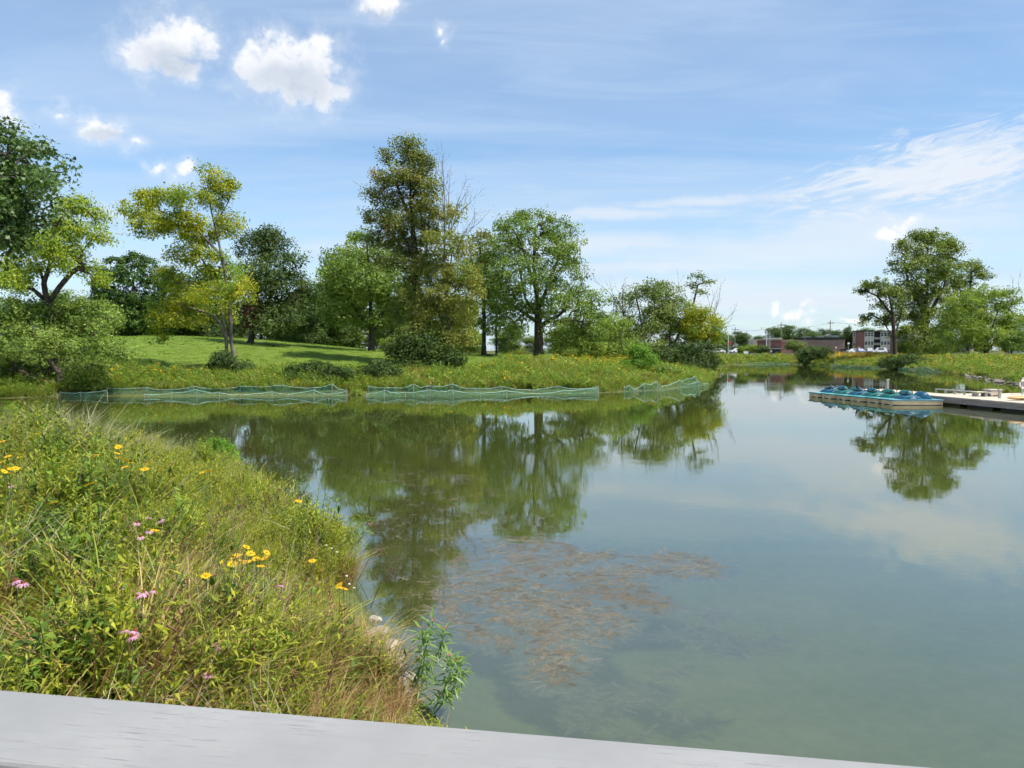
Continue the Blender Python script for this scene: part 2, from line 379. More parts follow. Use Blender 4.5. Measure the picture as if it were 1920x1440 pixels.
# ------------------------------------------------------------------ water
m, n, o = mat('lake water')
wp = gpos(n)
w1, _ = n.noise(wp, 0.9, 3, 0.5)
w2, _ = n.noise(n.vmath('MULTIPLY', wp, (1.0, 1.8, 1.0)), 5.0, 3, 0.5)
w3, _ = n.noise(n.vmath('MULTIPLY', wp, (0.6, 1.0, 1.0)), 0.08, 3, 0.5)
calm = n.step(w3, 0.45, 0.68, 0.15, 1.0)
hgt = n.math('ADD', n.math('MULTIPLY', w1, 0.0020), n.math('MULTIPLY', n.math('MULTIPLY', w2, calm), 0.0012))
bn = n.node('ShaderNodeBump'); bn.inputs['Strength'].default_value = 1.0; bn.inputs['Distance'].default_value = 1.0
n.l.new(hgt, bn.inputs['Height'])
mk, _ = n.noise(wp, 0.22, 3, 0.5)
murk = n.mixc(n.step(mk, 0.3, 0.7), (0.098, 0.122, 0.022), (0.115, 0.140, 0.040))
df = n.node('ShaderNodeBsdfDiffuse'); n.l.new(murk, df.inputs[0])
tr = n.node('ShaderNodeBsdfTransparent'); tr.inputs[0].default_value = (0.88, 0.93, 0.80, 1)
body = n.node('ShaderNodeMixShader'); body.inputs[0].default_value = 0.64
n.l.new(df.outputs[0], body.inputs[1]); n.l.new(tr.outputs[0], body.inputs[2])
gl = n.node('ShaderNodeBsdfGlossy'); gl.inputs['Roughness'].default_value = 0.015; n.l.new(bn.outputs[0], gl.inputs['Normal'])
fr = n.node('ShaderNodeFresnel'); fr.inputs[0].default_value = 1.36; n.l.new(bn.outputs[0], fr.inputs['Normal'])
mx = n.node('ShaderNodeMixShader'); n.l.new(n.math('POWER', fr.outputs[0], 0.52), mx.inputs[0]); n.l.new(body.outputs[0], mx.inputs[1]); n.l.new(gl.outputs[0], mx.inputs[2])
n.l.new(mx.outputs[0], o.inputs[0]); M['water'] = m
wr = np.concatenate([[0], np.geomspace(2, 230, 40)]); wt = np.linspace(0, 2 * math.pi, 97)[:-1]
WR, WT = np.meshgrid(wr, wt, indexing='ij')
wi = np.arange(WR.size).reshape(WR.shape); wn = np.roll(wi, -1, axis=1)
wf = np.stack([wi[:-1], wi[1:], wn[1:], wn[:-1]], -1).reshape(-1, 4)[:, ::-1]
# the sheet is cut back to the lake and a few metres of its banks
cx_, cy_ = WR * np.sin(WT), WR * np.cos(WT)
tag(link('lake_water', np_mesh('lake_water', np.stack([cx_, cy_, 0 * cx_], -1).reshape(-1, 3), wf, M['water'])), kind='structure')

# ------------------------------------------------------------------ trees
def tubes_mesh(A, B, ra, rb, sides):
    A = np.asarray(A); B = np.asarray(B); k = len(A)
    t = B - A; t /= np.linalg.norm(t, axis=1, keepdims=True) + 1e-9
    ref = np.where(np.abs(t[:, 2:3]) > 0.9, np.array([[1.0, 0, 0]]), np.array([[0, 0, 1.0]]))
    a = np.cross(t, ref); a /= np.linalg.norm(a, axis=1, keepdims=True) + 1e-9
    b = np.cross(t, a)
    ang = np.arange(sides) * 2 * math.pi / sides
    ring = a[:, None, :] * np.cos(ang)[None, :, None] + b[:, None, :] * np.sin(ang)[None, :, None]
    va = A[:, None, :] + ring * np.asarray(ra)[:, None, None]
    vb = B[:, None, :] + ring * np.asarray(rb)[:, None, None]
    V = np.concatenate([va, vb], 1).reshape(-1, 3)
    base = (np.arange(k) * 2 * sides)[:, None]; j = np.arange(sides)[None, :]; jn = (j + 1) % sides
    F = np.stack([base + j, base + jn, base + sides + jn, base + sides + j], -1).reshape(-1, 4)
    return V, F
def leaves_mesh(rng, pos, size, out_dir, vcol, up=0.55, out=0.75, aspect=0.55, droop=0.0, lobes=False):
    k = len(pos)
    nrm = rng.normal(size=(k, 3)) * 0.60 + out_dir * out + np.array([0, 0, up])
    nrm /= np.linalg.norm(nrm, axis=1, keepdims=True) + 1e-9
    d = rng.normal(size=(k, 3)) + np.array([0, 0, -droop]); d -= nrm * (d * nrm).sum(1, keepdims=True); d /= np.linalg.norm(d, axis=1, keepdims=True) + 1e-9
    w = np.cross(nrm, d)
    s = size * rng.uniform(0.45, 1.35, k)[:, None]
    if lobes:      # five pointed leaf
        pts = []
        for a_, r_ in [(-90, 0.35), (-35, 0.42), (-8, 1.0), (30, 0.45), (55, 1.0), (75, 0.5), (90, 1.15), (105, 0.5), (125, 1.0), (150, 0.45), (188, 1.0), (215, 0.42)]:
            pts.append(pos + s * r_ * 0.6 * (d * math.sin(R(a_)) + w * math.cos(R(a_)) + nrm * (-0.25 * abs(math.cos(R(a_))))))
        V = np.stack(pts, 1).reshape(-1, 3); F = np.arange(k * len(pts)).reshape(k, len(pts))
        return V, F, vcol
    V = np.stack([pos - d * s * 0.5, pos + w * s * aspect * 0.5 - nrm * s * 0.10, pos + d * s * 0.5 - nrm * s * 0.15, pos - w * s * aspect * 0.5 - nrm * s * 0.10], 1).reshape(-1, 3)
    F = np.arange(k * 4).reshape(k, 4)
    return V, F, vcol
def grow(rng, trunks, pts, up_bias=0.25):
    """joins the attraction points to the trunks: nodes, parent index"""
    nodes, par = [], []
    for t in trunks:
        prev = t.get('from', -1)
        P_ = t['pts']
        for i in range(len(P_) - 1):
            for q_ in np.linspace(0, 1, 4)[:-1] if i < len(P_) - 2 else np.linspace(0, 1, 4):
                p_ = P_[i] * (1 - q_) + P_[i + 1] * q_
                if i == 0 and q_ == 0 and prev == 'near':
                    dd = np.linalg.norm(np.array(nodes) - p_, axis=1); nodes.append(p_); par.append(int(dd.argmin()))
                else:
                    nodes.append(p_); par.append(len(nodes) - 2 if not (i == 0 and q_ == 0) else -1)
    nodes = [np.array(x, float) for x in nodes]
    z0 = nodes[0][2]; hgt_ = max(p_[2] for p_ in nodes) - z0
    min_attach = z0 + 0.18 * hgt_
    arr = np.array(nodes)
    order = np.argsort([np.linalg.norm(arr - p_, axis=1).min() for p_ in pts]) if len(pts) else []
    buf = np.zeros((len(nodes) + 4 * len(pts) + 8, 3)); buf[:len(nodes)] = arr; cnt = len(nodes); par = list(par)
    ends = np.zeros(len(pts), int)
    for oi in order:
        p_ = pts[oi]; cur = buf[:cnt]
        dv = p_ - cur; dist = np.linalg.norm(dv, axis=1)
        cost = dist + np.where(cur[:, 2] > p_[2] - 0.1 * dist, 0.45 * (cur[:, 2] - p_[2] + 0.1 * dist), 0) + np.where(cur[:, 2] < min_attach, 1e3, 0)
        j = int(cost.argmin()); a_ = cur[j].copy(); L_ = dist[j]
        m1 = a_ + (p_ - a_) * 0.4 + np.array([0, 0, up_bias * 0.18 * L_]) + rng.normal(size=3) * 0.06 * L_
        m2 = a_ + (p_ - a_) * 0.75 + np.array([0, 0, up_bias * 0.15 * L_]) + rng.normal(size=3) * 0.05 * L_
        for q_ in (m1, m2, p_):
            buf[cnt] = q_; par.append(j); j = cnt; cnt += 1
        ends[oi] = j
    return buf[:cnt], np.array(par), ends
def blob_points(rng, blobs, n_, shell=0.55):
    vol = np.array([b[3] * b[4] * b[5] for b in blobs]) ** 0.75; pr = vol / vol.sum()
    ch = rng.choice(len(blobs), n_, p=pr); bl = np.array([b[:6] for b in blobs])[ch]
    d = rng.normal(size=(n_, 3)); d /= np.linalg.norm(d, axis=1, keepdims=True)
    r_ = rng.uniform(0, 1, n_) ** (1 / 3) ; r_ = shell * np.maximum(r_, rng.uniform(0.5, 1, n_)) + (1 - shell) * r_
    return bl[:, :3] + d * r_[:, None] * bl[:, 3:6], d, ch
M['mid_bark'] = bark_mat('grey brown bark', (0.09, 0.075, 0.06), (0.20, 0.17, 0.14))
TREES = {}; CLM = 1.45
def tree(name, label, cat, d, trunks, blobs, leaf, bark='bark', r0=0.3, n_cl=140, k=70, sig=0.5, ls=0.26, seed=1, bare=None, extra=None, group=None,
         shell=0.55, up=0.5, depth=0.9, flat=0.7, aspect=0.6, rtip=0.012, kind_parts=('trunk', 'crown'), lobes=False, droop=0.0, base=None, up_bias=0.5, twigs=None):
    """trunks and blobs are read off the photograph at distance d; every crown has its own depth"""
    rng = np.random.default_rng(seed); n_cl = int(n_cl * CLM); k = int(k * 1.75); ls = ls * 0.74
    b0 = trunks[0][0]; bx = at(b0[0], b0[1], d) if base is None else np.array(base, float)
    gz_ = float(terrain(bx[0], bx[1])); org = np.array([bx[0], bx[1], gz_ - 0.05])
    def loc(u, v, yo=0.0): return at(u, v, d + yo) - org
    tl = []
    for i, t in enumerate(trunks):
        P_ = [loc(*q_[:2], q_[2] if len(q_) > 2 else 0.0) for q_ in t]
        if i == 0: P_[0] = np.array([P_[0][0], P_[0][1], 0.0])
        e = {'pts': P_}
        if i > 0: e['from'] = 'near'
        tl.append(e)
    mpx = d / FPX
    B_ = []
    xs = [b[0] for b in blobs]; cw = (max(xs) - min(xs)) * mpx if xs else 0
    for b in blobs:
        rx, rz = b[2] * mpx, b[3] * mpx
        yo = b[4] if len(b) > 4 else rng.uniform(-0.32, 0.32) * max(cw, rx)
        c_ = loc(b[0], b[1], yo)
        B_.append((c_[0], c_[1], c_[2], rx, depth * max(rx, min(rz, cw * 0.5)), rz))
    pts = np.zeros((0, 3)); dirs = np.zeros((0, 3))
    if B_: pts, dirs, ch = blob_points(rng, B_, n_cl, shell)
    npts = len(pts)
    if bare:
        bb = []
        for b in bare:
            c_ = loc(b[0], b[1], rng.uniform(-1, 1) * b[2] * mpx); bb.append((c_[0], c_[1], c_[2], b[2] * mpx, b[2] * mpx, b[3] * mpx))
        bp, _, _ = blob_points(rng, bb, bare[0][4] if len(bare[0]) > 4 else 30, 0.9)
        pts = np.concatenate([pts, bp]) if npts else bp
    pts[:, 2] = np.maximum(pts[:, 2], 0.15)
    nodes, par, ends = grow(rng, tl, pts, up_bias)
    w = np.zeros(len(nodes)); w[ends] = 1; w += 0.02
    for i in range(len(nodes) - 1, -1, -1):
        if par[i] >= 0: w[par[i]] += w[i]
    rad = np.maximum(rtip, r0 * (w / w[0]) ** 0.5)
    ii = np.where(par >= 0)[0]
    rootr = rad.copy()
    low = (nodes[:, 2] < 0.35); rootr[low] = rad[low] * 1.35
    V, F = tubes_mesh(nodes[par[ii]], nodes[ii], np.minimum(rootr[par[ii]], rootr[ii] * 1.6), rootr[ii], 7)
    if twigs:      # bare limbs that fork again and again
        A_, B2, ra, rb = [], [], [], []
        def fork(p, dr, L_, r_, lv):
            q = p
            for _ in range(3):
                dr = dr + rng.normal(size=3) * 0.10 + np.array([0, 0, 0.05]); dr = dr / np.linalg.norm(dr); q2 = q + dr * L_ / 3
                A_.append(q); B2.append(q2); ra.append(r_); r_ *= 0.86; rb.append(r_); q = q2
                if lv > 0:
                    for _k in range(1 if lv > 1 else 2):
                        nd = dr + rng.normal(size=3) * 0.42 + np.array([0, 0, 0.18]); fork(q, nd / np.linalg.norm(nd), L_ * rng.uniform(0.45, 0.75), max(r_ * 0.6, 0.008), lv - 1)
        for (u0, v0, u1, v1, lv) in twigs:
            yo = rng.uniform(-1.2, 1.2); p0 = loc(u0, v0); p1 = loc(u1, v1, yo); L_ = np.linalg.norm(p1 - p0); fork(p0, (p1 - p0) / L_, L_, 0.009 * L_ + 0.012, lv)
        V2, F2 = tubes_mesh(A_, B2, ra, rb, 5); F = [F, F2 + len(V)]; V = np.concatenate([V, V2])
    root = empty(name, org, label, cat, group)
    if 'trunk' in kind_parts: link(kind_parts[0], np_mesh(kind_parts[0], V, F, M[bark], smooth=True), root)
    def crown(sel, lf, nm):
        P_ = np.repeat(pts[:npts][sel], k, 0); dd = np.repeat(dirs[sel], k, 0)
        off = np.clip(rng.normal(size=P_.shape), -1.3, 1.3) * sig * rng.uniform(0.55, 1.35, len(sel)).repeat(k)[:, None]; off[:, 2] *= flat
        cv = np.repeat(rng.uniform(0, 1, len(sel)), k)
        vv = np.clip(0.70 * cv + 0.30 * rng.uniform(0, 1, len(P_)), 0, 1)
        P_ = P_ + off; P_[:, 2] = np.maximum(P_[:, 2], 0.05 + rng.uniform(0, 0.3, len(P_)))
        o_ = dd * 0.6 + off / (np.linalg.norm(off, axis=1, keepdims=True) + 1e-6) * 0.4
        Vl, Fl, vv = leaves_mesh(rng, P_, ls, o_, vv, up=up, aspect=aspect, lobes=lobes, droop=droop)
        return link(nm, np_mesh(nm, Vl, Fl, M[lf], {'v': ('FACE', vv)}), root)
    if npts:
        sel = np.arange(npts)
        if extra:       # (leaf material, blob numbers, part name, label)
            xm = np.isin(ch, extra[1]); xo = crown(sel[xm], extra[0], extra[2]); xo['label'] = extra[3]
            sel = sel[~xm]
        crown(sel, leaf, kind_parts[1])
    TREES[label] = root
    return root

# --- left side
tree('oak_tree', 'dark green lobed leaf oak reaching in at the upper left edge', 'tree', 19, [[(-105, 900), (-100, 620), (-85, 450), (-70, 330)]],
     [(-60, 300, 90, 60), (20, 275, 55, 32), (75, 300, 42, 30), (60, 355, 60, 34), (95, 345, 30, 34), (20, 420, 55, 45), (75, 400, 42, 32), (-50, 420, 90, 70), (-110, 340, 90, 70), (10, 340, 60, 40), (15, 470, 40, 24)],
     'oak', r0=0.26, n_cl=150, k=40, sig=0.27, ls=0.15, seed=3, lobes=True, up=0.2, droop=0.9, depth=0.9)
tree('locust_tree', 'open yellowish green tree with forked trunk on the left shore', 'tree', 55, [[(98, 742), (98, 680), (92, 620), (88, 570), (82, 530), (93, 500), (100, 450), (130, 415)],
     [(89, 572), (110, 540), (135, 510), (165, 492)], [(87, 565), (62, 542), (35, 532), (10, 528)], [(83, 535), (74, 500), (60, 470)]],
     [(140, 388, 30, 16), (172, 410, 26, 22), (182, 442, 22, 16), (122, 428, 34, 22), (92, 460, 34, 22), (132, 468, 30, 18), (42, 500, 36, 18), (30, 530, 32, 18), (110, 495, 22, 14), (160, 505, 30, 14), (190, 525, 18, 14), (0, 515, 26, 22), (60, 450, 26, 18), (20, 460, 20, 20)],
     'locust', r0=0.30, n_cl=210, k=42, sig=0.42, ls=0.24, seed=5)
tree('mulberry_tree', 'bushy mid green tree leaning over the water at the left shore', 'tree', 53.5, [[(112, 742), (113, 700), (105, 650), (95, 600)], [(112, 705), (140, 680), (170, 640), (190, 600)], [(112, 700), (80, 660), (50, 610)], [(110, 720), (70, 715), (30, 690)]],
     [(35, 585, 50, 32), (105, 585, 55, 32), (160, 590, 46, 34), (200, 600, 30, 26), (60, 640, 56, 36), (125, 645, 55, 36), (185, 655, 40, 26), (35, 695, 42, 32), (105, 705, 52, 32), (165, 705, 34, 34), (15, 640, 30, 40), (-40, 640, 50, 60), (222, 660, 26, 14), (60, 728, 40, 16), (-20, 700, 40, 40), (215, 585, 20, 20)],
     'mid', r0=0.30, n_cl=290, k=62, sig=0.50, ls=0.25, seed=7)
tree('maple_tree', 'dense dark green round topped tree behind the lawn hill', 'tree', 112, [[(250, 640), (250, 580), (250, 520)]],
     [(250, 545, 72, 70, 0.0), (222, 585, 46, 40, 0.0), (286, 592, 42, 36, 0.0), (250, 600, 70, 34, 0.0)],
     'dome', r0=0.4, n_cl=460, k=56, sig=0.42, ls=0.40, seed=9, shell=0.95, depth=1.0)
tree('yellow_ash_tree', 'tall yellow green tree with twin pale trunks by the left shore', 'tree', 61, [[(443, 692), (434, 640), (431, 575), (420, 500), (407, 440), (396, 395), (388, 335)],
     [(426, 690), (424, 625), (408, 545), (382, 490), (355, 455)], [(431, 575), (448, 545), (460, 530)], [(416, 480), (360, 420), (300, 395), (260, 388)], [(402, 420), (425, 385), (435, 360)], [(424, 640), (416, 610), (400, 590), (350, 575)]],
     [(384, 318, 20, 12), (415, 345, 30, 16), (400, 372, 32, 18), (355, 368, 40, 16), (300, 372, 44, 15), (258, 392, 36, 18), (285, 420, 44, 22), (335, 415, 44, 24), (375, 440, 40, 24), (425, 420, 30, 24), (345, 478, 34, 22), (392, 488, 34, 28), (432, 515, 38, 24), (456, 545, 26, 22), (405, 555, 44, 24), (325, 520, 30, 22), (368, 598, 36, 20), (310, 585, 34, 22), (298, 625, 18, 18), (345, 560, 34, 24), (432, 590, 24, 18)],
     'yellow', 'mid_bark', r0=0.21, n_cl=340, k=46, sig=0.42, ls=0.25, seed=11, depth=0.7)
tree('dark_tree', 'dark green tree with a rust patch beside the yellow green tree', 'tree', 84, [[(470, 668), (473, 620), (480, 560), (492, 480), (500, 440)], [(474, 610), (505, 560), (530, 510), (548, 480)]],
     [(502, 440, 34, 14), (478, 462, 36, 28), (520, 465, 34, 22), (552, 490, 22, 18), (500, 515, 52, 34), (545, 545, 40, 40), (478, 560, 38, 40), (520, 600, 46, 30), (560, 590, 34, 40), (468, 592, 14, 20, -2.0)],
     'dark', r0=0.34, n_cl=260, k=56, sig=0.6, ls=0.32, seed=13, extra=('rust', [9], 'rust_foliage', 'rust brown dead foliage patch'))
tree('spreading_tree', 'mid green vase shaped tree with short trunk on the lawn', 'tree', 86, [[(697, 662), (697, 615), (694, 560), (690, 500), (688, 450)], [(697, 625), (720, 580), (735, 520)], [(697, 620), (665, 580), (645, 530)]],
     [(682, 442, 26, 14), (660, 490, 46, 24), (712, 480, 42, 28), (640, 528, 38, 28), (690, 530, 56, 36), (742, 540, 40, 40), (636, 580, 38, 34), (695, 585, 56, 36), (748, 592, 38, 30), (615, 520, 20, 16)],
     'mid', r0=0.36, n_cl=260, k=56, sig=0.6, ls=0.32, seed=17)
tree('tall_elm_tree', 'tallest tree, columnar with olive brown foliage on the far bank', 'tree', 70, [[(790, 690), (786, 600), (778, 520), (775, 440), (770, 360), (765, 272)], [(780, 540), (800, 470), (805, 400)], [(776, 480), (745, 420), (720, 385)], [(773, 420), (745, 350), (730, 310)], [(770, 380), (790, 330), (795, 300)]],
     [(765, 266, 26, 12), (752, 292, 44, 15), (792, 305, 24, 20), (735, 328, 42, 15), (780, 340, 34, 20), (718, 365, 36, 17), (770, 380, 44, 20), (712, 405, 32, 17), (762, 420, 48, 20), (722, 447, 34, 16), (770, 462, 44, 20), (742, 487, 38, 17), (790, 505, 34, 22), (770, 545, 30, 25), (760, 585, 30, 25)],
     'olive', r0=0.36, n_cl=400, k=44, sig=0.42, ls=0.25, seed=19, depth=0.75)
tree('golden_tree', 'golden tinged tree with bare dead top beside the tallest tree', 'tree', 68.5, [[(845, 686), (840, 600), (833, 500), (834, 430), (833, 385)], [(838, 560), (848, 470), (846, 400)], [(836, 480), (862, 450)], [(840, 560), (880, 520), (905, 500)]],
     [(800, 425, 28, 28), (832, 405, 26, 20), (852, 400, 16, 16), (832, 450, 36, 24), (868, 465, 22, 16), (815, 488, 38, 24), (862, 510, 34, 26), (830, 545, 48, 26), (852, 585, 42, 30), (800, 580, 40, 30), (795, 625, 46, 28), (842, 632, 42, 26), (890, 540, 20, 30), (805, 385, 22, 24), (812, 350, 14, 20), (820, 520, 40, 26), (780, 560, 30, 26)],
     'golden', 'dead_bark', r0=0.24, n_cl=330, k=52, sig=0.45, ls=0.25, seed=23, depth=0.75, twigs=[(833, 420, 824, 345, 2), (834, 400, 831, 335, 2), (838, 410, 844, 345, 2), (840, 430, 856, 365, 2), (842, 440, 868, 385, 2), (845, 470, 880, 420, 2), (850, 480, 885, 435, 2), (858, 490, 885, 455, 1), (772, 370, 705, 358, 1)], rtip=0.010)
tree('brown_topped_tree', 'green tree with brown tinged top between golden and round trees', 'tree', 94, [[(907, 667), (908, 600), (905, 540), (900, 465)], [(931, 667), (930, 610), (932, 550)]],
     [(905, 452, 28, 18), (888, 490, 28, 20), (930, 478, 24, 24), (900, 525, 38, 28), (932, 555, 28, 34), (890, 585, 28, 24), (920, 608, 28, 20)],
     'mid', r0=0.28, n_cl=150, k=52, sig=0.6, ls=0.33, seed=29, extra=('golden', [0, 1], 'brown_foliage', 'brown tinged foliage at the top'))
tree('round_ash_tree', 'large round crowned green tree with clear trunk on the far bank', 'tree', 88, [[(1010, 670), (1010, 620), (1007, 560), (1001, 500), (1003, 430)], [(1008, 595), (985, 560), (973, 500)], [(1010, 580), (1030, 530), (1050, 475)], [(1012, 612), (1050, 590), (1085, 555)], [(1008, 605), (975, 582), (945, 560)], [(1003, 540), (985, 480), (970, 440)]],
     [(1005, 407, 42, 14), (962, 428, 38, 20), (1045, 428, 38, 20), (940, 468, 38, 28), (1000, 455, 58, 32), (1064, 468, 34, 28), (930, 515, 36, 28), (990, 515, 58, 32), (1060, 518, 48, 32), (950, 565, 42, 28), (1020, 568, 54, 30), (1082, 560, 38, 34), (1092, 602, 38, 28), (962, 608, 36, 18), (1062, 618, 48, 22), (1112, 570, 26, 32), (1118, 620, 26, 22)],
     'mid', r0=0.52, n_cl=400, k=50, sig=0.55, ls=0.31, seed=31)
tree('thicket_tree', 'light green bushy tree right of the large round tree', 'tree', 94, [[(1120, 672), (1118, 640), (1115, 610)], [(1120, 660), (1150, 630)]],
     [(1108, 640, 38, 24), (1148, 618, 32, 30), (1080, 650, 34, 16), (1165, 650, 26, 18), (1135, 655, 30, 14)],
     'light', r0=0.2, n_cl=120, k=56, sig=0.6, ls=0.33, seed=37)
tree('scrub_tree', 'olive scrubby tree with many thin trunks near the point', 'tree', 108, [[(1205, 680), (1208, 640), (1200, 590), (1190, 545)], [(1206, 660), (1230, 610), (1225, 545)], [(1206, 665), (1175, 620), (1165, 575)]],
     [(1170, 575, 28, 22), (1192, 552, 18, 12), (1222, 545, 26, 18), (1190, 612, 36, 30), (1230, 600, 34, 30), (1210, 648, 38, 22), (1160, 640, 26, 22)],
     'scrub', r0=0.24, n_cl=140, k=50, sig=0.7, ls=0.36, seed=41, twigs=[(1180, 600, 1150, 545, 2), (1170, 590, 1165, 540, 1)])
tree('scrub_tree', 'olive scrubby tree with dense top left of the yellow one on the point', 'tree', 112, [[(1258, 682), (1256, 640), (1254, 590), (1250, 550)], [(1257, 660), (1275, 620), (1282, 590)]],
     [(1250, 552, 30, 22), (1268, 585, 34, 28), (1240, 580, 28, 22), (1262, 625, 36, 28), (1290, 620, 28, 30), (1255, 660, 36, 20)],
     'scrub', r0=0.24, n_cl=140, k=52, sig=0.7, ls=0.36, seed=43, twigs=[(1262, 570, 1275, 535, 1)])
tree('sapling_tree', 'thin tree with small flat tuft rising over the point thicket', 'tree', 114, [[(1296, 680), (1298, 620), (1300, 570), (1308, 535)]],
     [(1304, 518, 16, 5), (1328, 528, 16, 4), (1298, 534, 8, 6), (1314, 548, 12, 4)], 'scrub', r0=0.14, n_cl=22, k=20, sig=0.45, ls=0.34, seed=47)
tree('yellow_willow_tree', 'yellow leaved tree at the right end of the point', 'tree', 109, [[(1303, 686), (1308, 650), (1312, 620), (1316, 590)], [(1306, 665), (1330, 630), (1342, 600)]],
     [(1310, 588, 24, 16), (1332, 600, 20, 15), (1300, 618, 32, 20), (1332, 630, 22, 20), (1345, 612, 10, 14)], 'yellow', r0=0.2, n_cl=95, k=46, sig=0.6, ls=0.34, seed=53, twigs=[(1325, 620, 1352, 575, 2), (1330, 630, 1368, 600, 2), (1320, 610, 1338, 565, 1)])
# --- right side
tree('cottonwood_tree', 'tallest dark green tree of the group on the right bank', 'tree', 166, [[(1735, 678), (1735, 600), (1740, 500), (1738, 450)], [(1735, 600), (1770, 540), (1785, 480)], [(1735, 590), (1705, 540), (1695, 490)]],
     [(1730, 443, 28, 12), (1762, 450, 28, 16), (1702, 466, 26, 15), (1745, 474, 42, 20), (1784, 472, 18, 20), (1690, 500, 26, 14), (1735, 508, 46, 24), (1780, 510, 26, 24), (1700, 540, 34, 20), (1750, 550, 42, 24), (1715, 580, 32, 30), (1745, 600, 38, 34), (1712, 630, 28, 30), (1742, 648, 38, 26)],
     'cotton', r0=0.7, n_cl=330, k=46, sig=0.85, ls=0.55, seed=59)
tree('leaning_tree', 'sparse dark limbed tree in front of the brick apartment block', 'tree', 158, [[(1678, 670), (1677, 630), (1672, 580), (1664, 540)], [(1677, 640), (1655, 600), (1630, 590)], [(1672, 590), (1645, 555), (1622, 545)], [(1677, 630), (1690, 590), (1692, 560)]],
     [(1640, 530, 26, 9), (1618, 545, 12, 8), (1662, 545, 22, 13), (1650, 572, 16, 8), (1628, 562, 14, 7), (1655, 602, 16, 8), (1628, 592, 14, 8), (1678, 592, 20, 14), (1690, 562, 18, 20), (1618, 602, 8, 6), (1690, 625, 16, 12)],
     'cotton', r0=0.42, n_cl=100, k=40, sig=0.6, ls=0.5, seed=61)
tree('ash_tree', 'small crown rising behind the pale willowy tree on the right', 'tree', 178, [[(1815, 676), (1815, 600), (1820, 530), (1822, 500)], [(1817, 560), (1845, 530), (1855, 520)]],
     [(1820, 500, 22, 11), (1832, 515, 18, 10), (1855, 522, 8, 6), (1808, 530, 28, 14), (1820, 560, 30, 20), (1790, 600, 26, 30)], 'cotton', r0=0.4, n_cl=90, k=42, sig=0.8, ls=0.55, seed=67)
tree('willow_tree', 'wide pale green willowy tree at the right edge of the far bank', 'tree', 148, [[(1850, 676), (1845, 640), (1830, 600), (1800, 565)], [(1848, 650), (1865, 600), (1880, 560)], [(1846, 640), (1815, 610), (1790, 590)], [(1850, 660), (1880, 620), (1900, 590)]],
     [(1800, 570, 32, 20), (1842, 550, 34, 16), (1880, 562, 32, 20), (1860, 590, 42, 28), (1798, 618, 42, 30), (1850, 635, 48, 22), (1893, 600, 22, 32), (1772, 648, 32, 16), (1820, 590, 40, 30)],
     'light', r0=0.42, n_cl=280, k=48, sig=0.75, ls=0.45, seed=71, twigs=[(1885, 590, 1910, 540, 2)])
tree('young_tree', 'small round green tree beside the white house on the right', 'tree', 138, [[(1897, 668), (1897, 650), (1896, 635)]], [(1896, 645, 20, 16), (1905, 632, 14, 12), (1918, 640, 14, 20)], 'mid', r0=0.12, n_cl=50, k=50, sig=0.55, ls=0.4, seed=73)

# --- generic trees that stand farther back; copies share their meshes
def generic(seed, leaf, h=10.0):
    rng = random.Random(seed)
    # built at the reference distance 100, then moved
    bl = [(960 + rng.uniform(-45, 45), 560 + rng.uniform(-62, 50), rng.uniform(26, 40), rng.uniform(20, 30)) for _ in range(11)] + [(960, 490, 30, 18), (960, 620, 56, 26), (960, 560, 50, 40), (930, 640, 40, 20), (995, 640, 40, 20)]
    r_ = tree('back_tree', 'proto%d' % seed, 'tree', 100, [[(960, 660), (958, 610), (962, 540), (960, 490)], [(960, 600), (990, 560), (1000, 530)], [(960, 605), (930, 565), (920, 540)]], bl, leaf, r0=0.3, n_cl=150, k=44, sig=0.75, ls=0.5, seed=seed)
    return r_
protos = [generic(101, 'dark'), generic(103, 'mid'), generic(107, 'scrub'), generic(109, 'light'), generic(113, 'far'), generic(127, 'far')]
used = set()
def place(pi, px, top, d, label, group=None, sx=1.0, rz=0.0, name='back_tree'):
    pr = protos[pi]
    o = pr if pi not in used else copy_tree(pr)
    used.add(pi)
    p_ = at(px, 700, d); z = float(terrain(p_[0], p_[1])); zt = at(px, top, d)[2]
    hh = 13.2
    s_ = (zt - z) / hh
    o.location = (p_[0], p_[1], z - 0.1); o.scale = (s_ * sx, s_ * sx, s_); o.rotation_euler = (0, 0, rz)
    tag(o, label, 'tree', group); o.name = name
    if not group and 'group' in o.keys(): del o['group']
    return o
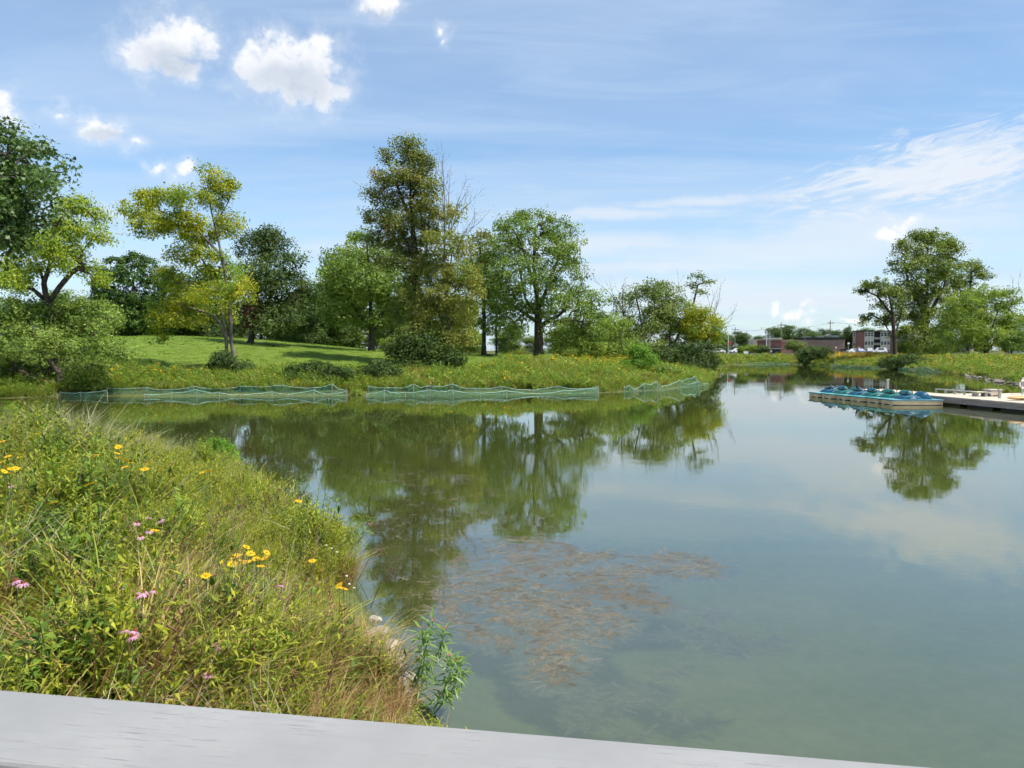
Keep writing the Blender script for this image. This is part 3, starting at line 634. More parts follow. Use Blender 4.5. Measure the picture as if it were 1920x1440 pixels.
back = [(0, 385, 500, 118, 1.25, 'dark tree crown behind the yellow green tree'), (3, 338, 515, 120, 0.8, 'yellowish tree crown right of the dense round topped tree'),
        (0, 570, 545, 112, 1.1, 'dark tree filling the gap right of the rust patched tree'), (0, 612, 560, 118, 1.3, 'low dark tree behind the left side of the vase shaped tree'),
        (1, 628, 492, 124, 0.9, 'tall green tree peeking over the left of the vase shaped tree'), (1, 660, 455, 128, 0.9, 'green treetop just left of the tallest tree'),
        (0, 735, 560, 122, 1.2, 'dark tree behind the right side of the vase shaped tree'), (1, 870, 560, 120, 1.0, 'green tree seen between golden and brown topped trees'),
        (2, 965, 600, 135, 1.2, 'low tree seen under the large round crown'), (2, 1070, 605, 130, 1.3, 'low tree behind the right skirts of the large round tree'),
        (2, 1135, 590, 124, 1.0, 'scrubby tree behind the light green bushy tree'), (1, 130, 545, 125, 1.2, 'green tree behind the bushy leaning tree on the left'),
        (1, 30, 560, 120, 1.3, 'green tree behind the far left of the shore'), (0, 440, 590, 112, 1.5, 'low dark tree at the foot of the twin pale trunks'),
        (1, -60, 520, 110, 1.1, 'green tree at the extreme left edge behind the shore'), (0, 330, 585, 122, 1.5, 'low dark tree along the top of the lawn hill'),
        (1, 945, 622, 140, 1.9, 'low green thicket behind the brown topped tree'), (2, 1000, 628, 142, 2.0, 'low olive thicket behind the large round trunk'), (2, 890, 620, 136, 1.9, 'low olive thicket right of the golden tree'), (0, 530, 600, 116, 1.6, 'low dark thicket at the right end of the hill'), (1, 1045, 625, 140, 1.9, 'low green thicket right of the large round trunk'), (1, 200, 600, 122, 1.6, 'low green tree left of the dense round topped tree')]
wall = [(165, 560, 'left of the dense round topped tree'), (235, 555, 'behind the dense round topped tree'), (300, 560, 'right behind the dense round topped tree'), (365, 550, 'behind the hanging yellow branch'), (425, 555, 'behind the twin pale trunks'), (490, 560, 'behind the rust patched tree'), (545, 550, 'right behind the rust patched tree'), (590, 535, 'in the notch left of the vase shaped tree'), (650, 560, 'behind the vase shaped tree'), (720, 555, 'left behind the tallest tree'), (790, 560, 'behind the tallest tree'), (850, 575, 'behind the golden tree')]
back += [(0 if i_ % 3 else 1, u_, t_, 132 + 4 * (i_ % 2), 1.35, 'tree of the dark backdrop ' + l_) for i_, (u_, t_, l_) in enumerate(wall)]
for i, (pi, px, top, d, sx, lb) in enumerate(back): place(pi, px, top, d, lb, None, sx, i * 1.3)
FAR_AT = ['left end of the far tree line, beside the yellow tree', 'second from the left in the far tree line', 'behind the white pole and red sign', 'just right of the leftmost utility pole', 'behind the left end of the brick store', 'behind the white poles of the store', 'behind the utility pole at the store', 'above the middle of the store roof', 'above the store wing at the short brown pole', 'above the right end of the store roof', 'right of the tallest utility pole', 'directly left above the apartment block', 'above the left half of the apartment roof', 'above the middle of the apartment roof', 'above the right end of the apartment roof', 'behind the sparse limbed tree', 'behind the tallest tree on the right bank', 'behind the gap right of the tallest right bank tree', 'behind the pale willowy tree', 'behind the white house on the right', 'at the extreme right end of the far tree line']
fr = [(1345, 624), (1362, 628), (1385, 622), (1402, 628), (1425, 630), (1450, 615), (1472, 611), (1497, 616), (1520, 622), (1545, 617), (1570, 620), (1600, 622), (1622, 616), (1640, 619), (1662, 624), (1700, 622), (1745, 618), (1790, 622), (1840, 615), (1890, 618), (1935, 612)]
for i, (px, top) in enumerate(fr): place(4 + i % 2, px, top, 330 + 25 * math.sin(i * 2.1), 'far green tree ' + FAR_AT[i], 'far tree line', 1.5, i * 0.9)
place(0, 1590, 611, 262, 'dark tree between the brick store and the apartment block', None, 0.75, 0.4)
place(0, 1915, 590, 185, 'dark tree at the right edge behind the white house', None, 0.9, 2.4)

# --- shrubs
def shrub(label, d, blobs, leaf, seed, n_cl=60, k=60, sig=0.3, ls=0.2, name='shrub', cat='shrub', **kw):
    b = blobs[0]; yb = max(q[1] + q[3] for q in blobs)
    tr_ = [[(b[0], yb), (b[0], b[1])]]
    for q in blobs[1:4]: tr_.append([(b[0], yb - 1), (q[0], q[1])])
    return tree(name, label, cat, d, tr_, blobs, leaf, r0=0.06, n_cl=n_cl, k=k, sig=sig, ls=ls, seed=seed, kind_parts=('stem', 'foliage') if False else ('trunk', 'crown'), **kw)
shrub('black green spreading shrub under the tallest tree', 66.0, [(800, 656, 50, 30), (758, 652, 28, 28), (850, 668, 28, 16), (775, 680, 34, 12), (830, 682, 40, 10)], 'shrub', 201, 150, 60, 0.45, 0.26)
shrub('dark feathery shrub above the left net fence', 57, [(600, 696, 42, 16), (555, 700, 28, 14), (640, 704, 28, 14), (575, 712, 36, 10)], 'shrub', 203, 130, 60, 0.26, 0.2)
shrub('feathery mid green shrub right of the gap in the nets', 57.5, [(712, 692, 24, 16), (690, 702, 22, 14), (730, 702, 20, 14)], 'dark', 207, 80, 60, 0.26, 0.2)
shrub('leafy bush at the foot of the twin pale trunks', 60, [(420, 678, 20, 18), (408, 690, 14, 10), (456, 688, 14, 10)], 'dark', 211, 60, 60, 0.28, 0.2)
shrub('dark thicket overhanging the water at the point', 100, [(1310, 664, 36, 22), (1270, 668, 38, 18), (1332, 682, 16, 14), (1290, 682, 40, 10), (1240, 670, 24, 14)], 'shrub', 213, 170, 56, 0.55, 0.34)
shrub('bright green young shrub in front of the point thicket', 72, [(1200, 660, 20, 14), (1192, 682, 30, 12), (1212, 676, 20, 12)], 'bright', 217, 70, 56, 0.3, 0.22)
shrub('small green shrub among the meadow right of the bright one', 70, [(1240, 694, 20, 9), (1262, 700, 16, 7)], 'mid', 219, 40, 56, 0.26, 0.2)
shrub('dome shaped dark shrub on the far right bank', 178, [(1520, 664, 26, 12), (1540, 662, 20, 10), (1510, 674, 16, 8)], 'dark', 223, 90, 56, 0.6, 0.42)
shrub('dark low shrub under the sparse limbed tree', 132, [(1690, 678, 34, 11), (1672, 684, 24, 9), (1722, 682, 30, 9)], 'shrub', 227, 110, 56, 0.5, 0.36)
shrub('rounded bush in front of the brick store doorway', 214, [(1490, 648, 16, 9), (1502, 654, 12, 6)], 'scrub', 229, 40, 50, 0.6, 0.45)
shrub('pale bush left of the brick store', 216, [(1406, 655, 14, 6), (1390, 657, 12, 5)], 'light', 231, 36, 50, 0.6, 0.45)
shrub('bush in front of the store beside the white poles', 214, [(1430, 655, 12, 6)], 'dark', 233, 24, 50, 0.6, 0.45)
shrub('yellow green bush behind the sparse limbed tree', 175, [(1697, 652, 10, 12)], 'light', 235, 30, 50, 0.6, 0.45)
shrub('small sapling bush at the left of the meadow lawn edge', 66, [(933, 684, 7, 10), (930, 696, 5, 8)], 'mid', 237, 20, 40, 0.2, 0.18)
shrub('pale rounded bush behind the meadow right of the round tree', 86, [(1118, 655, 14, 10)], 'light', 239, 30, 50, 0.35, 0.26)
shrub('light green bush behind the meadow under the round tree', 86, [(1065, 660, 22, 7)], 'light', 241, 34, 50, 0.35, 0.26)
shrub('sunlit bush behind the black green shrub', 92, [(735, 645, 16, 10)], 'light', 243, 28, 50, 0.4, 0.28)

# ------------------------------------------------------------------ scatter (ground cover that nobody could count)
def scatter(name, label, cat, meshes, pts, rotz, tilt, scl, pick):
    col = bpy.data.collections.new(name + '_pieces')
    for i, me in enumerate(meshes): col.objects.link(bpy.data.objects.new('%s_piece_%02d' % (name, i), me))
    me = bpy.data.meshes.new(name); me.vertices.add(len(pts)); me.vertices.foreach_set('co', np.asarray(pts, np.float32).ravel())
    a = me.attributes.new('rot', 'FLOAT_VECTOR', 'POINT'); a.data.foreach_set('vector', np.stack([tilt[:, 0], tilt[:, 1], rotz], -1).astype(np.float32).ravel())
    a = me.attributes.new('scl', 'FLOAT', 'POINT'); a.data.foreach_set('value', np.asarray(scl, np.float32))
    a = me.attributes.new('pick', 'INT', 'POINT'); a.data.foreach_set('value', np.asarray(pick, np.int32))
    o = link(name, me)
    g = bpy.data.node_groups.new(name, 'GeometryNodeTree')
    g.interface.new_socket('Geometry', in_out='INPUT', socket_type='NodeSocketGeometry'); g.interface.new_socket('Geometry', in_out='OUTPUT', socket_type='NodeSocketGeometry')
    gi, go = g.nodes.new('NodeGroupInput'), g.nodes.new('NodeGroupOutput')
    ip = g.nodes.new('GeometryNodeInstanceOnPoints'); ci = g.nodes.new('GeometryNodeCollectionInfo')
    ci.inputs['Collection'].default_value = col; ci.inputs['Separate Children'].default_value = True; ci.inputs['Reset Children'].default_value = True
    def na(nm, ty):
        n_ = g.nodes.new('GeometryNodeInputNamedAttribute'); n_.data_type = ty; n_.inputs['Name'].default_value = nm
        return n_.outputs['Attribute']
    e2r = g.nodes.new('FunctionNodeEulerToRotation'); g.links.new(na('rot', 'FLOAT_VECTOR'), e2r.inputs[0])
    g.links.new(gi.outputs[0], ip.inputs['Points']); g.links.new(ci.outputs[0], ip.inputs['Instance'])
    ip.inputs['Pick Instance'].default_value = True
    g.links.new(na('pick', 'INT'), ip.inputs['Instance Index']); g.links.new(e2r.outputs[0], ip.inputs['Rotation']); g.links.new(na('scl', 'FLOAT'), ip.inputs['Scale'])
    g.links.new(ip.outputs[0], go.inputs[0])
    md = o.modifiers.new('scatter', 'NODES'); md.node_group = g
    return tag(o, label, cat, kind='stuff')
def blades(rng, n_, h, spread, width, bend, segs=3, lean=0.25, vr=(0, 1), wind=0.0):
    ang = rng.uniform(0, 2 * math.pi, n_); r_ = spread * np.sqrt(rng.uniform(0, 1, n_))
    base = np.stack([r_ * np.cos(ang), r_ * np.sin(ang), np.zeros(n_)], -1)
    az = ang + rng.normal(0, 0.8, n_); dr = np.stack([np.cos(az), np.sin(az), 0 * az], -1); dr[:, 0] += wind
    hh = h * rng.uniform(0.5, 1.15, n_); bd = bend * rng.uniform(0.3, 1.6, n_); ln = lean * rng.uniform(0, 1, n_)
    side = np.stack([-np.sin(az), np.cos(az), 0 * az], -1); tw = rng.uniform(-0.9, 0.9, n_)
    side = side * np.cos(tw)[:, None] + dr * np.sin(tw)[:, None]
    V = []
    for i in range(segs + 1):
        t = i / segs; w_ = width * (1 - t ** 1.6) * (0.6 + 0.8 * min(t * 3, 1)) * 0.5
        c_ = base + dr * ((ln * t + bd * t * t) * hh)[:, None] + np.array([0, 0, 1.0]) * (hh * (t - 0.45 * bd * t * t))[:, None]
        if i == segs: V.append(c_[:, None, :])
        else: V += [(c_ - side * w_)[:, None, :], (c_ + side * w_)[:, None, :]]
    V = np.concatenate(V, 1); nv = 2 * segs + 1
    b = (np.arange(n_) * nv)[:, None]
    q = [np.concatenate([b + 2 * i, b + 2 * i + 1, b + 2 * i + 3, b + 2 * i + 2], 1) for i in range(segs - 1)]
    tri = np.concatenate([b + 2 * segs - 2, b + 2 * segs - 1, b + 2 * segs], 1)
    vals = rng.uniform(*vr, n_)
    F4 = np.stack(q, 1).reshape(-1, 4) if q else np.zeros((0, 4), int)
    fv = np.concatenate([np.repeat(vals, segs - 1), vals])
    return V.reshape(-1, 3), [F4, tri], fv
def forb(rng, n_stem, h, spread, leaf_l, leaf_w, per, droop=0.3, vr=(0, 1), hang=0.0):
    """upright leafy stems: stem strips and lance shaped leaves"""
    Vs, Q, T, vq, vt = [], [], [], [], []; off = 0
    P_, S_, D_ = [], [], []
    for s_ in range(n_stem):
        a_ = rng.uniform(0, 6.28); r_ = spread * math.sqrt(rng.uniform()); b_ = np.array([r_ * math.cos(a_), r_ * math.sin(a_), 0])
        hh = h * rng.uniform(0.65, 1.1); ln = rng.normal(0, 0.16, 2)
        top = b_ + np.array([ln[0] * hh + 0.3 * b_[0], ln[1] * hh + 0.3 * b_[1], hh])
        w_ = 0.0035 * (h / 0.6)
        for sd in (np.array([w_, 0, 0]), np.array([0, w_, 0])):
            Vs.append(np.stack([b_ - sd, b_ + sd, top + sd * 0.4, top - sd * 0.4])); Q.append([off, off + 1, off + 2, off + 3]); off += 4; vq.append(rng.uniform(*vr) * 0.5)
        for i in range(per):
            t = 0.22 + 0.78 * (i + rng.uniform(0, 0.7)) / per; p_ = b_ + (top - b_) * t
            az = i * 2.4 + rng.uniform(-0.4, 0.4); L_ = leaf_l * rng.uniform(0.7, 1.25) * (1.15 - 0.6 * t * t); w2 = leaf_w * L_ / leaf_l * 0.5
            el = rng.uniform(0.1, 0.9) - hang; d_ = np.array([math.cos(az) * math.cos(el), math.sin(az) * math.cos(el), math.sin(el)])
            sd = np.array([-math.sin(az), math.cos(az), 0]); m_ = p_ + d_ * L_ * 0.5; e_ = p_ + d_ * L_ - np.array([0, 0, (droop + rng.uniform(-0.45, 0.3)) * L_])
            dn = np.array([0, 0, -0.12 * L_])
            Vs.append(np.stack([p_, m_ + sd * w2 + dn * 0, e_, m_ - sd * w2])); Q.append([off, off + 1, off + 2, off + 3]); off += 4; vq.append(rng.uniform(*vr))
    return np.concatenate(Vs), [np.array(Q)], np.array(vq)
def proto(nm, geo, m): V, F, fv = geo; return np_mesh(nm, V, F, m, {'v': ('FACE', fv)})
def joined(parts):
    V, F4, F3, v4, v3 = [], [], [], [], []; off = 0
    for (v, fl, fv) in parts:
        i = 0
        for f in fl:
            f = np.asarray(f)
            if len(f) == 0: continue
            (F4 if f.shape[1] == 4 else F3).append(f + off); (v4 if f.shape[1] == 4 else v3).append(fv[i:i + len(f)]); i += len(f)
        V.append(v); off += len(v)
    fl = []; fv = []
    if F4: fl.append(np.concatenate(F4)); fv += v4
    if F3: fl.append(np.concatenate(F3)); fv += v3
    return np.concatenate(V), fl, np.concatenate(fv)

M['grass_green'] = leaf_mat('green prairie grass', [(0, (0.127, 0.174, 0.023)), (0.6, (0.265, 0.308, 0.042)), (1, (0.414, 0.414, 0.079))], 0.40, rnd=0.4, patch=(0.437, 0.403, 0.074), patch_scale=0.7, patch_lim=(0.5, 0.66))
M['grass_tan'] = leaf_mat('dry tan grass', [(0, (0.20, 0.125, 0.052)), (0.6, (0.42, 0.275, 0.12)), (1, (0.58, 0.42, 0.21))], 0.28, (1.1, 1.05, 0.8), rnd=0.3)
M['grass_silver'] = leaf_mat('silvery wispy grass', [(0, (0.20, 0.21, 0.10)), (0.6, (0.37, 0.36, 0.21)), (1, (0.52, 0.46, 0.31))], 0.3, (1.1, 1.1, 0.8), rnd=0.3)
M['forb_dark'] = leaf_mat('dark forb leaves', [(0, (0.039, 0.078, 0.012)), (0.6, (0.106, 0.185, 0.022)), (1, (0.213, 0.302, 0.042))], 0.32, rnd=0.5)
M['forb_light'] = leaf_mat('yellow green forb leaves', [(0, (0.151, 0.194, 0.020)), (0.6, (0.308, 0.346, 0.035)), (1, (0.464, 0.454, 0.060))], 0.42, rnd=0.4)
M['meadow'] = leaf_mat('far meadow grass', [(0, (0.131, 0.177, 0.034)), (0.6, (0.268, 0.307, 0.055)), (1, (0.414, 0.384, 0.092))], 0.36, rnd=0.4, patch=(0.368, 0.254, 0.092), patch_scale=0.22, patch_lim=(0.55, 0.72))
M['meadow_green'] = leaf_mat('far meadow herbs', [(0, (0.085, 0.153, 0.025)), (0.6, (0.184, 0.283, 0.040)), (1, (0.291, 0.384, 0.055))], 0.36, rnd=0.4)
M['milk'] = leaf_mat('milkweed leaves', [(0, (0.08, 0.16, 0.03)), (0.6, (0.15, 0.26, 0.05)), (1, (0.24, 0.34, 0.07))], 0.35, rnd=0.6, spec=0.5, rough=0.4)
M['petal_yellow'] = leaf_mat('yellow petals', [(0, (0.62, 0.36, 0.008)), (1, (0.80, 0.52, 0.015))], 0.3, (1.1, 1.0, 0.7))
M['petal_orange'] = leaf_mat('orange yellow petals', [(0, (0.50, 0.24, 0.008)), (1, (0.72, 0.40, 0.012))], 0.3, (1.1, 1.0, 0.7))
M['petal_pink'] = leaf_mat('pink petals', [(0, (0.46, 0.20, 0.32)), (1, (0.62, 0.38, 0.48))], 0.3, (1.1, 0.9, 1.0))
M['petal_white'] = leaf_mat('white petals', [(0, (0.65, 0.66, 0.60)), (1, (0.8, 0.8, 0.76))], 0.3, (1, 1, 1))
M['cone'] = plain('flower cone', (0.17, 0.045, 0.015), 0.8, 0.2, 0.4, 300)
M['seed'] = plain('brown seed head', (0.14, 0.07, 0.04), 0.85, 0.2, 0.4, 60)
M['weed'] = leaf_mat('water weed', [(0, (0.055, 0.048, 0.033)), (0.6, (0.14, 0.12, 0.086)), (1, (0.25, 0.213, 0.155))], 0.15, (1, 1, 0.7), rnd=0.5, patch=(0.18, 0.14, 0.10), patch_scale=0.6, patch_lim=(0.60, 0.74))

rng = np.random.default_rng(77)
# ---- near bank
gp_ = []
for i in range(4): gp_.append(proto('g', blades(rng, 26, 0.62, 0.12, 0.012, 0.6, 4, 0.5), M['grass_green']))                       # 0-3 green grass
for i in range(3): gp_.append(proto('t', blades(rng, 40, 0.56, 0.12, 0.009, 0.55, 4, 0.45), M['grass_tan']))                            # 4-6 dry grass
for i in range(2): gp_.append(proto('s', blades(rng, 40, 0.70, 0.10, 0.007, 0.45, 4, 0.35, wind=0.6), M['grass_silver']))            # 7-8 wispy
for i in range(3): gp_.append(proto('d', forb(rng, 5, 0.58, 0.13, 0.115, 0.038, 14), M['forb_dark']))                                  # 9-11 dark forb
for i in range(3): gp_.append(proto('l', forb(rng, 6, 0.60, 0.13, 0.10, 0.022, 17), M['forb_light']))                                 # 12-14 light forb
for i in range(2): gp_.append(proto('b', forb(rng, 3, 0.46, 0.10, 0.20, 0.07, 9, 0.5, hang=0.2), M['forb_dark']))                        # 15-16 broad leaf
gp_.append(proto('m', joined([blades(rng, 22, 0.48, 0.13, 0.014, 0.6, 4, 0.5, (0.3, 1)), forb(rng, 4, 0.44, 0.12, 0.09, 0.024, 12, vr=(0.3, 1))]), M['grass_green']))   # 17
def px_of(P_):
    r_ = P_ - np.array([0, 0, HC]); f_ = r_[:, 1] * math.cos(PITCH) - r_[:, 2] * math.sin(PITCH); u_ = r_[:, 1] * math.sin(PITCH) + r_[:, 2] * math.cos(PITCH)
    return 960 + FPX * r_[:, 0] / f_, 720 - FPX * u_ / f_
n_try = 29000
dd = 2.2 + 19.5 * rng.uniform(0, 1, n_try) ** 0.85; an = rng.uniform(-0.80, 0.10, n_try)
bx_, by_ = dd * np.tan(an), dd
s_ = sdist(bx_, by_); ok = (s_ > np.where(by_ < 9.5, 0.32, 0.05)) & near_bank(bx_, by_)
bx_, by_, s_ = bx_[ok], by_[ok], s_[ok]
keepp = rng.uniform(0, 1, len(bx_)) < np.clip(0.60 + 0.015 * by_, 0, 1)
bx_, by_, s_ = bx_[keepp], by_[keepp], s_[keepp]
bz_ = terrain(bx_, by_, s_); PB = np.stack([bx_, by_, bz_], -1); pu, pv = px_of(PB + np.array([0, 0, 0.3]))
nz = vnoise(bx_, by_, 1.1, 3) + 0.5 * vnoise(bx_, by_, 3.3, 7); nz2 = vnoise(bx_, by_, 0.9, 11) + 0.5 * vnoise(bx_, by_, 2.9, 5)
def spot(u, v, ru, rv): return np.exp(-(((pu - u) / ru) ** 2 + ((pv - v) / rv) ** 2))
w_tan = 0.34 + 12.0 * spot(300, 1300, 60, 170) + 12.0 * spot(625, 1300, 75, 170) + 6.0 * spot(700, 1220, 50, 90) + 6.0 * spot(20, 1180, 50, 100) + 0.6 * np.clip(nz2 - 0.4, 0, 1)
w_sil = 0.10 + 1.8 * spot(60, 800, 110, 40) + 1.6 * spot(280, 830, 90, 30) + 0.9 * spot(160, 830, 60, 30) + 0.5 * spot(520, 900, 60, 40)
w_dark = 0.22 + 1.3 * spot(110, 1060, 90, 110) + 1.1 * spot(130, 900, 90, 60) + 0.8 * np.clip(nz, 0, 1) + 0.8 * spot(180, 1260, 90, 50)
w_light = 0.75 + 1.2 * spot(560, 1000, 120, 90) + 0.9 * spot(330, 930, 120, 60) + 0.7 * np.clip(-nz, 0, 1) + 0.5 * spot(450, 1110, 120, 60)
w_broad = 0.04 + 1.8 * spot(160, 1250, 90, 50) + 0.5 * spot(470, 1230, 40, 50)
w_green = 1.05 + 0.9 * spot(620, 1120, 100, 60) + 0.6 * spot(450, 1280, 60, 50) + 0.5 * spot(20, 1280, 60, 40)
w_mix = 0.35 * np.ones(len(bx_))
W = np.stack([w_green, w_tan, w_sil, w_dark, w_light, w_broad, w_mix], -1); W /= W.sum(1, keepdims=True)
cls = (rng.uniform(0, 1, len(W))[:, None] > np.cumsum(W, 1)).sum(1).clip(0, 6)
first = np.array([0, 4, 7, 9, 12, 15, 17]); cnt_ = np.array([4, 3, 2, 3, 3, 2, 1])
pick = first[cls] + (rng.uniform(0, 1, len(cls)) * cnt_[cls]).astype(int)
scl = rng.uniform(0.55, 1.3, len(cls)) * np.clip(0.55 + s_ * 0.22, 0.55, 1.0) * np.where(cls == 2, 1.15, 1.0) * (1 + 0.28 * nz) * np.where(by_ < 5, 0.9, 1)
isl = vnoise(bx_, by_, 1.7, 21) + 0.7 * vnoise(bx_, by_, 4.1, 23)
scl = np.clip(scl * (1 + 0.45 * np.clip(isl, -0.9, 1.2)), 0.28, 1.9)
scl *= np.where((by_ > 13) & (bx_ < -7), 1.15, 1.0)
tl_ = rng.normal(0, 0.14, (len(cls), 2))
scatter('prairie_grass', 'mixed prairie grass and leafy herbs covering the near bank', 'grass', gp_, PB, rng.uniform(0, 6.28, len(cls)), tl_, scl, pick)

# ---- far meadows: the opposite bank, the far end and the right bank
def land_band(n_, u0, u1, d0, d1, s0, s1, seed, power=1.0):
    r_ = np.random.default_rng(seed); Y = d0 + (d1 - d0) * r_.uniform(0, 1, n_) ** power; u = r_.uniform(u0, u1, n_); X = (u - 960) / FPX * Y
    s = sdist(X, Y); e = s1 + 1.0 * vnoise(X, Y, 0.5, 3); k_ = (s > s0) & (s < e)
    X, Y, s = X[k_], Y[k_], s[k_]
    return X, Y, s, r_
mp = [proto('a', blades(rng, 30, 0.75, 0.32, 0.030, 0.35, 2, 0.3), M['meadow']), proto('b', blades(rng, 30, 0.62, 0.32, 0.034, 0.45, 2, 0.3), M['meadow']),
      proto('c', forb(rng, 7, 0.80, 0.30, 0.20, 0.06, 10), M['meadow_green']), proto('d', forb(rng, 7, 0.60, 0.30, 0.18, 0.07, 10), M['meadow_green'])]
fl = []
def flower_tuft(mt, n_=9):
    r_ = rng.uniform(0, 0.3, n_); a_ = rng.uniform(0, 6.28, n_); p_ = np.stack([r_ * np.cos(a_), r_ * np.sin(a_), rng.uniform(0.5, 0.95, n_)], -1)
    V, F, v = leaves_mesh(rng, p_, 0.11, np.zeros((n_, 3)), rng.uniform(0, 1, n_), up=0.8, aspect=0.9)
    return np_mesh('f', V, F, mt, {'v': ('FACE', v)})
mp += [flower_tuft(M['petal_yellow']), flower_tuft(M['petal_orange'])]
def mound(mt, n_=150):
    d_ = rng.normal(size=(n_, 3)); d_[:, 2] = np.abs(d_[:, 2]); d_ /= np.linalg.norm(d_, axis=1, keepdims=True)
    V, F, v = leaves_mesh(rng, d_ * rng.uniform(0.6, 1.05, (n_, 1)) * np.array([0.5, 0.5, 0.62]), 0.17, d_, rng.uniform(0, 1, n_), up=0.5, aspect=0.6)
    return np_mesh('h', V, F, mt, {'v': ('FACE', v)})
mp += [mound(M['meadow_green']), mound(M['meadow'])]
def meadow(name, label, X, Y, s, r_, hs=1.0, green=0.4, flower=0.05, spots=(), mounds=0.06):
    P_ = np.stack([X, Y, terrain(X, Y, s)], -1); n_ = len(X)
    nzz = vnoise(X, Y, 0.30, 2) + 0.6 * vnoise(X, Y, 0.9, 9)
    g_ = r_.uniform(0, 1, n_) < np.clip(green + 0.25 * nzz, 0.05, 0.95)
    pk = np.where(g_, 2 + (r_.uniform(0, 1, n_) < 0.5), (r_.uniform(0, 1, n_) < 0.5).astype(int))
    u_, v_ = px_of(P_); fp = np.full(n_, flower)
    for (a, b, ra, rb, am) in spots: fp += am * np.exp(-((u_ - a) / ra) ** 2 - ((v_ - b) / rb) ** 2)
    isf = r_.uniform(0, 1, n_) < fp
    pk = np.where(isf, 4 + (r_.uniform(0, 1, n_) < 0.15), pk)
    pk = np.where((~isf) & (r_.uniform(0, 1, n_) < mounds), 6 + (r_.uniform(0, 1, n_) < 0.45), pk)
    sc_ = r_.uniform(0.6, 1.25, n_) * hs * np.clip(0.55 + s * 0.15, 0.5, 1.0) * (1 + 0.15 * nzz)
    scatter(name, label, 'meadow', mp, P_, r_.uniform(0, 6.28, n_), r_.normal(0, 0.1, (n_, 2)), np.clip(sc_, 0.3, 2.2), pk)
X, Y, s, r_ = land_band(32000, -120, 1380, 50, 120, 0.2, 8.5, 301, 1.8)
X2, Y2, s2, _ = land_band(9000, 880, 1370, 52, 120, 6.0, 17.0, 303)
uu = 960 + FPX * X / Y; kn = ~(((uu > 100) & (uu < 655) | (uu > 682) & (uu < 1130)) & (s < 1.15)); X, Y, s = X[kn], Y[kn], s[kn]
k2 = X2 > -1.5
X, Y, s = np.concatenate([X, X2[k2]]), np.concatenate([Y, Y2[k2]]), np.concatenate([s, s2[k2]])
meadow('meadow_bank', 'tall yellow green meadow plants along the opposite bank', X, Y, s, r_, 1.2, 0.40, 0.012,
       [(480, 693, 80, 8, 0.25), (520, 690, 26, 8, 0.4), (1130, 688, 50, 6, 0.25), (320, 690, 30, 6, 0.12), (1000, 690, 120, 10, 0.04)])
X, Y, s, r_ = land_band(26000, 1330, 2100, 60, 225, 0.2, 16, 305, 0.8)
meadow('meadow_far_bank', 'sunlit goldenrod and herbs along the right and far banks', X, Y, s, r_, 1.5, 0.5, 0.03, [(1590, 672, 60, 8, 0.55), (1560, 668, 60, 6, 0.4), (1640, 668, 40, 8, 0.4), (1890, 680, 40, 15, 0.06)], 0.32)

# ---- short grass blades on the lawn near the meadow edge
lg = [proto('lawn', blades(rng, 24, 0.13, 0.35, 0.02, 0.4, 2, 0.4), M['meadow_green'])]
X, Y, s, r_ = land_band(9000, 150, 1200, 58, 115, 7.0, 60, 307, 1.4)
kx = X < 8
X, Y, s = X[kx], Y[kx], s[kx]
scatter('lawn_grass', 'mown lawn grass on the hill behind the bank', 'grass', lg, np.stack([X, Y, terrain(X, Y, s)], -1), r_.uniform(0, 6.28, len(X)), np.zeros((len(X), 2)), r_.uniform(0.6, 1.3, len(X)), np.zeros(len(X), int))

# ---- water weeds just under and at the surface
def sprig(n_, L_):
    Vs, Q, vq = [], [], []; off = 0
    for s in range(n_):
        a0 = rng.uniform(0, 6.28); p = np.array([rng.normal(0, 0.05), rng.normal(0, 0.05), rng.uniform(-0.004, 0.0)]); vv = rng.uniform(0, 1)
        for i in range(10):
            st_ = L_ / 10; a0 += rng.normal(0, 0.25); d_ = np.array([math.cos(a0), math.sin(a0), rng.normal(0, 0.015)]); q = p + d_ * st_
            sd = np.array([-d_[1], d_[0], 0])
            Vs.append(np.stack([p - sd * 0.002, p + sd * 0.002, q + sd * 0.002, q - sd * 0.002])); Q.append([off, off + 1, off + 2, off + 3]); off += 4; vq.append(vv * 0.8)
            for sg in (-1, 1):
                e = q + sd * sg * rng.uniform(0.012, 0.028) + d_ * 0.012; w_ = d_ * 0.0035
                Vs.append(np.stack([q - w_, q + w_, e + w_ * 0.6, e - w_ * 0.6])); Q.append([off, off + 1, off + 2, off + 3]); off += 4; vq.append(np.clip(vv + rng.normal(0, 0.15), 0, 1))
            p = q
    return np.concatenate(Vs), [np.array(Q)], np.array(vq)
wp_ = [proto('w', sprig(6, 0.17), M['weed']) for _ in range(5)]
def in_poly(u, v, poly):
    ins = np.zeros(len(u), bool)
    for i in range(len(poly)):
        a, b = poly[i]; c, d = poly[(i + 1) % len(poly)]
        ins ^= ((b > v) != (d > v)) & (u < (c - a) * (v - b) / (d - b + 1e-9) + a)
    return ins
MAIN = [(860, 1045), (930, 1010), (1010, 1005), (1090, 1030), (1180, 1040), (1280, 1035), (1365, 1058), (1350, 1080), (1270, 1082), (1190, 1085), (1230, 1115), (1260, 1140), (1190, 1165), (1160, 1190), (1090, 1205), (1085, 1240), (1060, 1285), (1000, 1285), (1000, 1215), (920, 1210), (850, 1180), (810, 1130), (820, 1080)]
SHORE = [(700, 960), (760, 935), (850, 950), (900, 985), (930, 1010), (860, 1050), (815, 1110), (800, 1180), (770, 1120), (720, 1040)]
UP = [(455, 850), (560, 850), (700, 862), (860, 880), (1010, 960), (1070, 985), (1060, 1010), (940, 1010), (840, 940), (700, 905), (620, 900), (540, 895)]
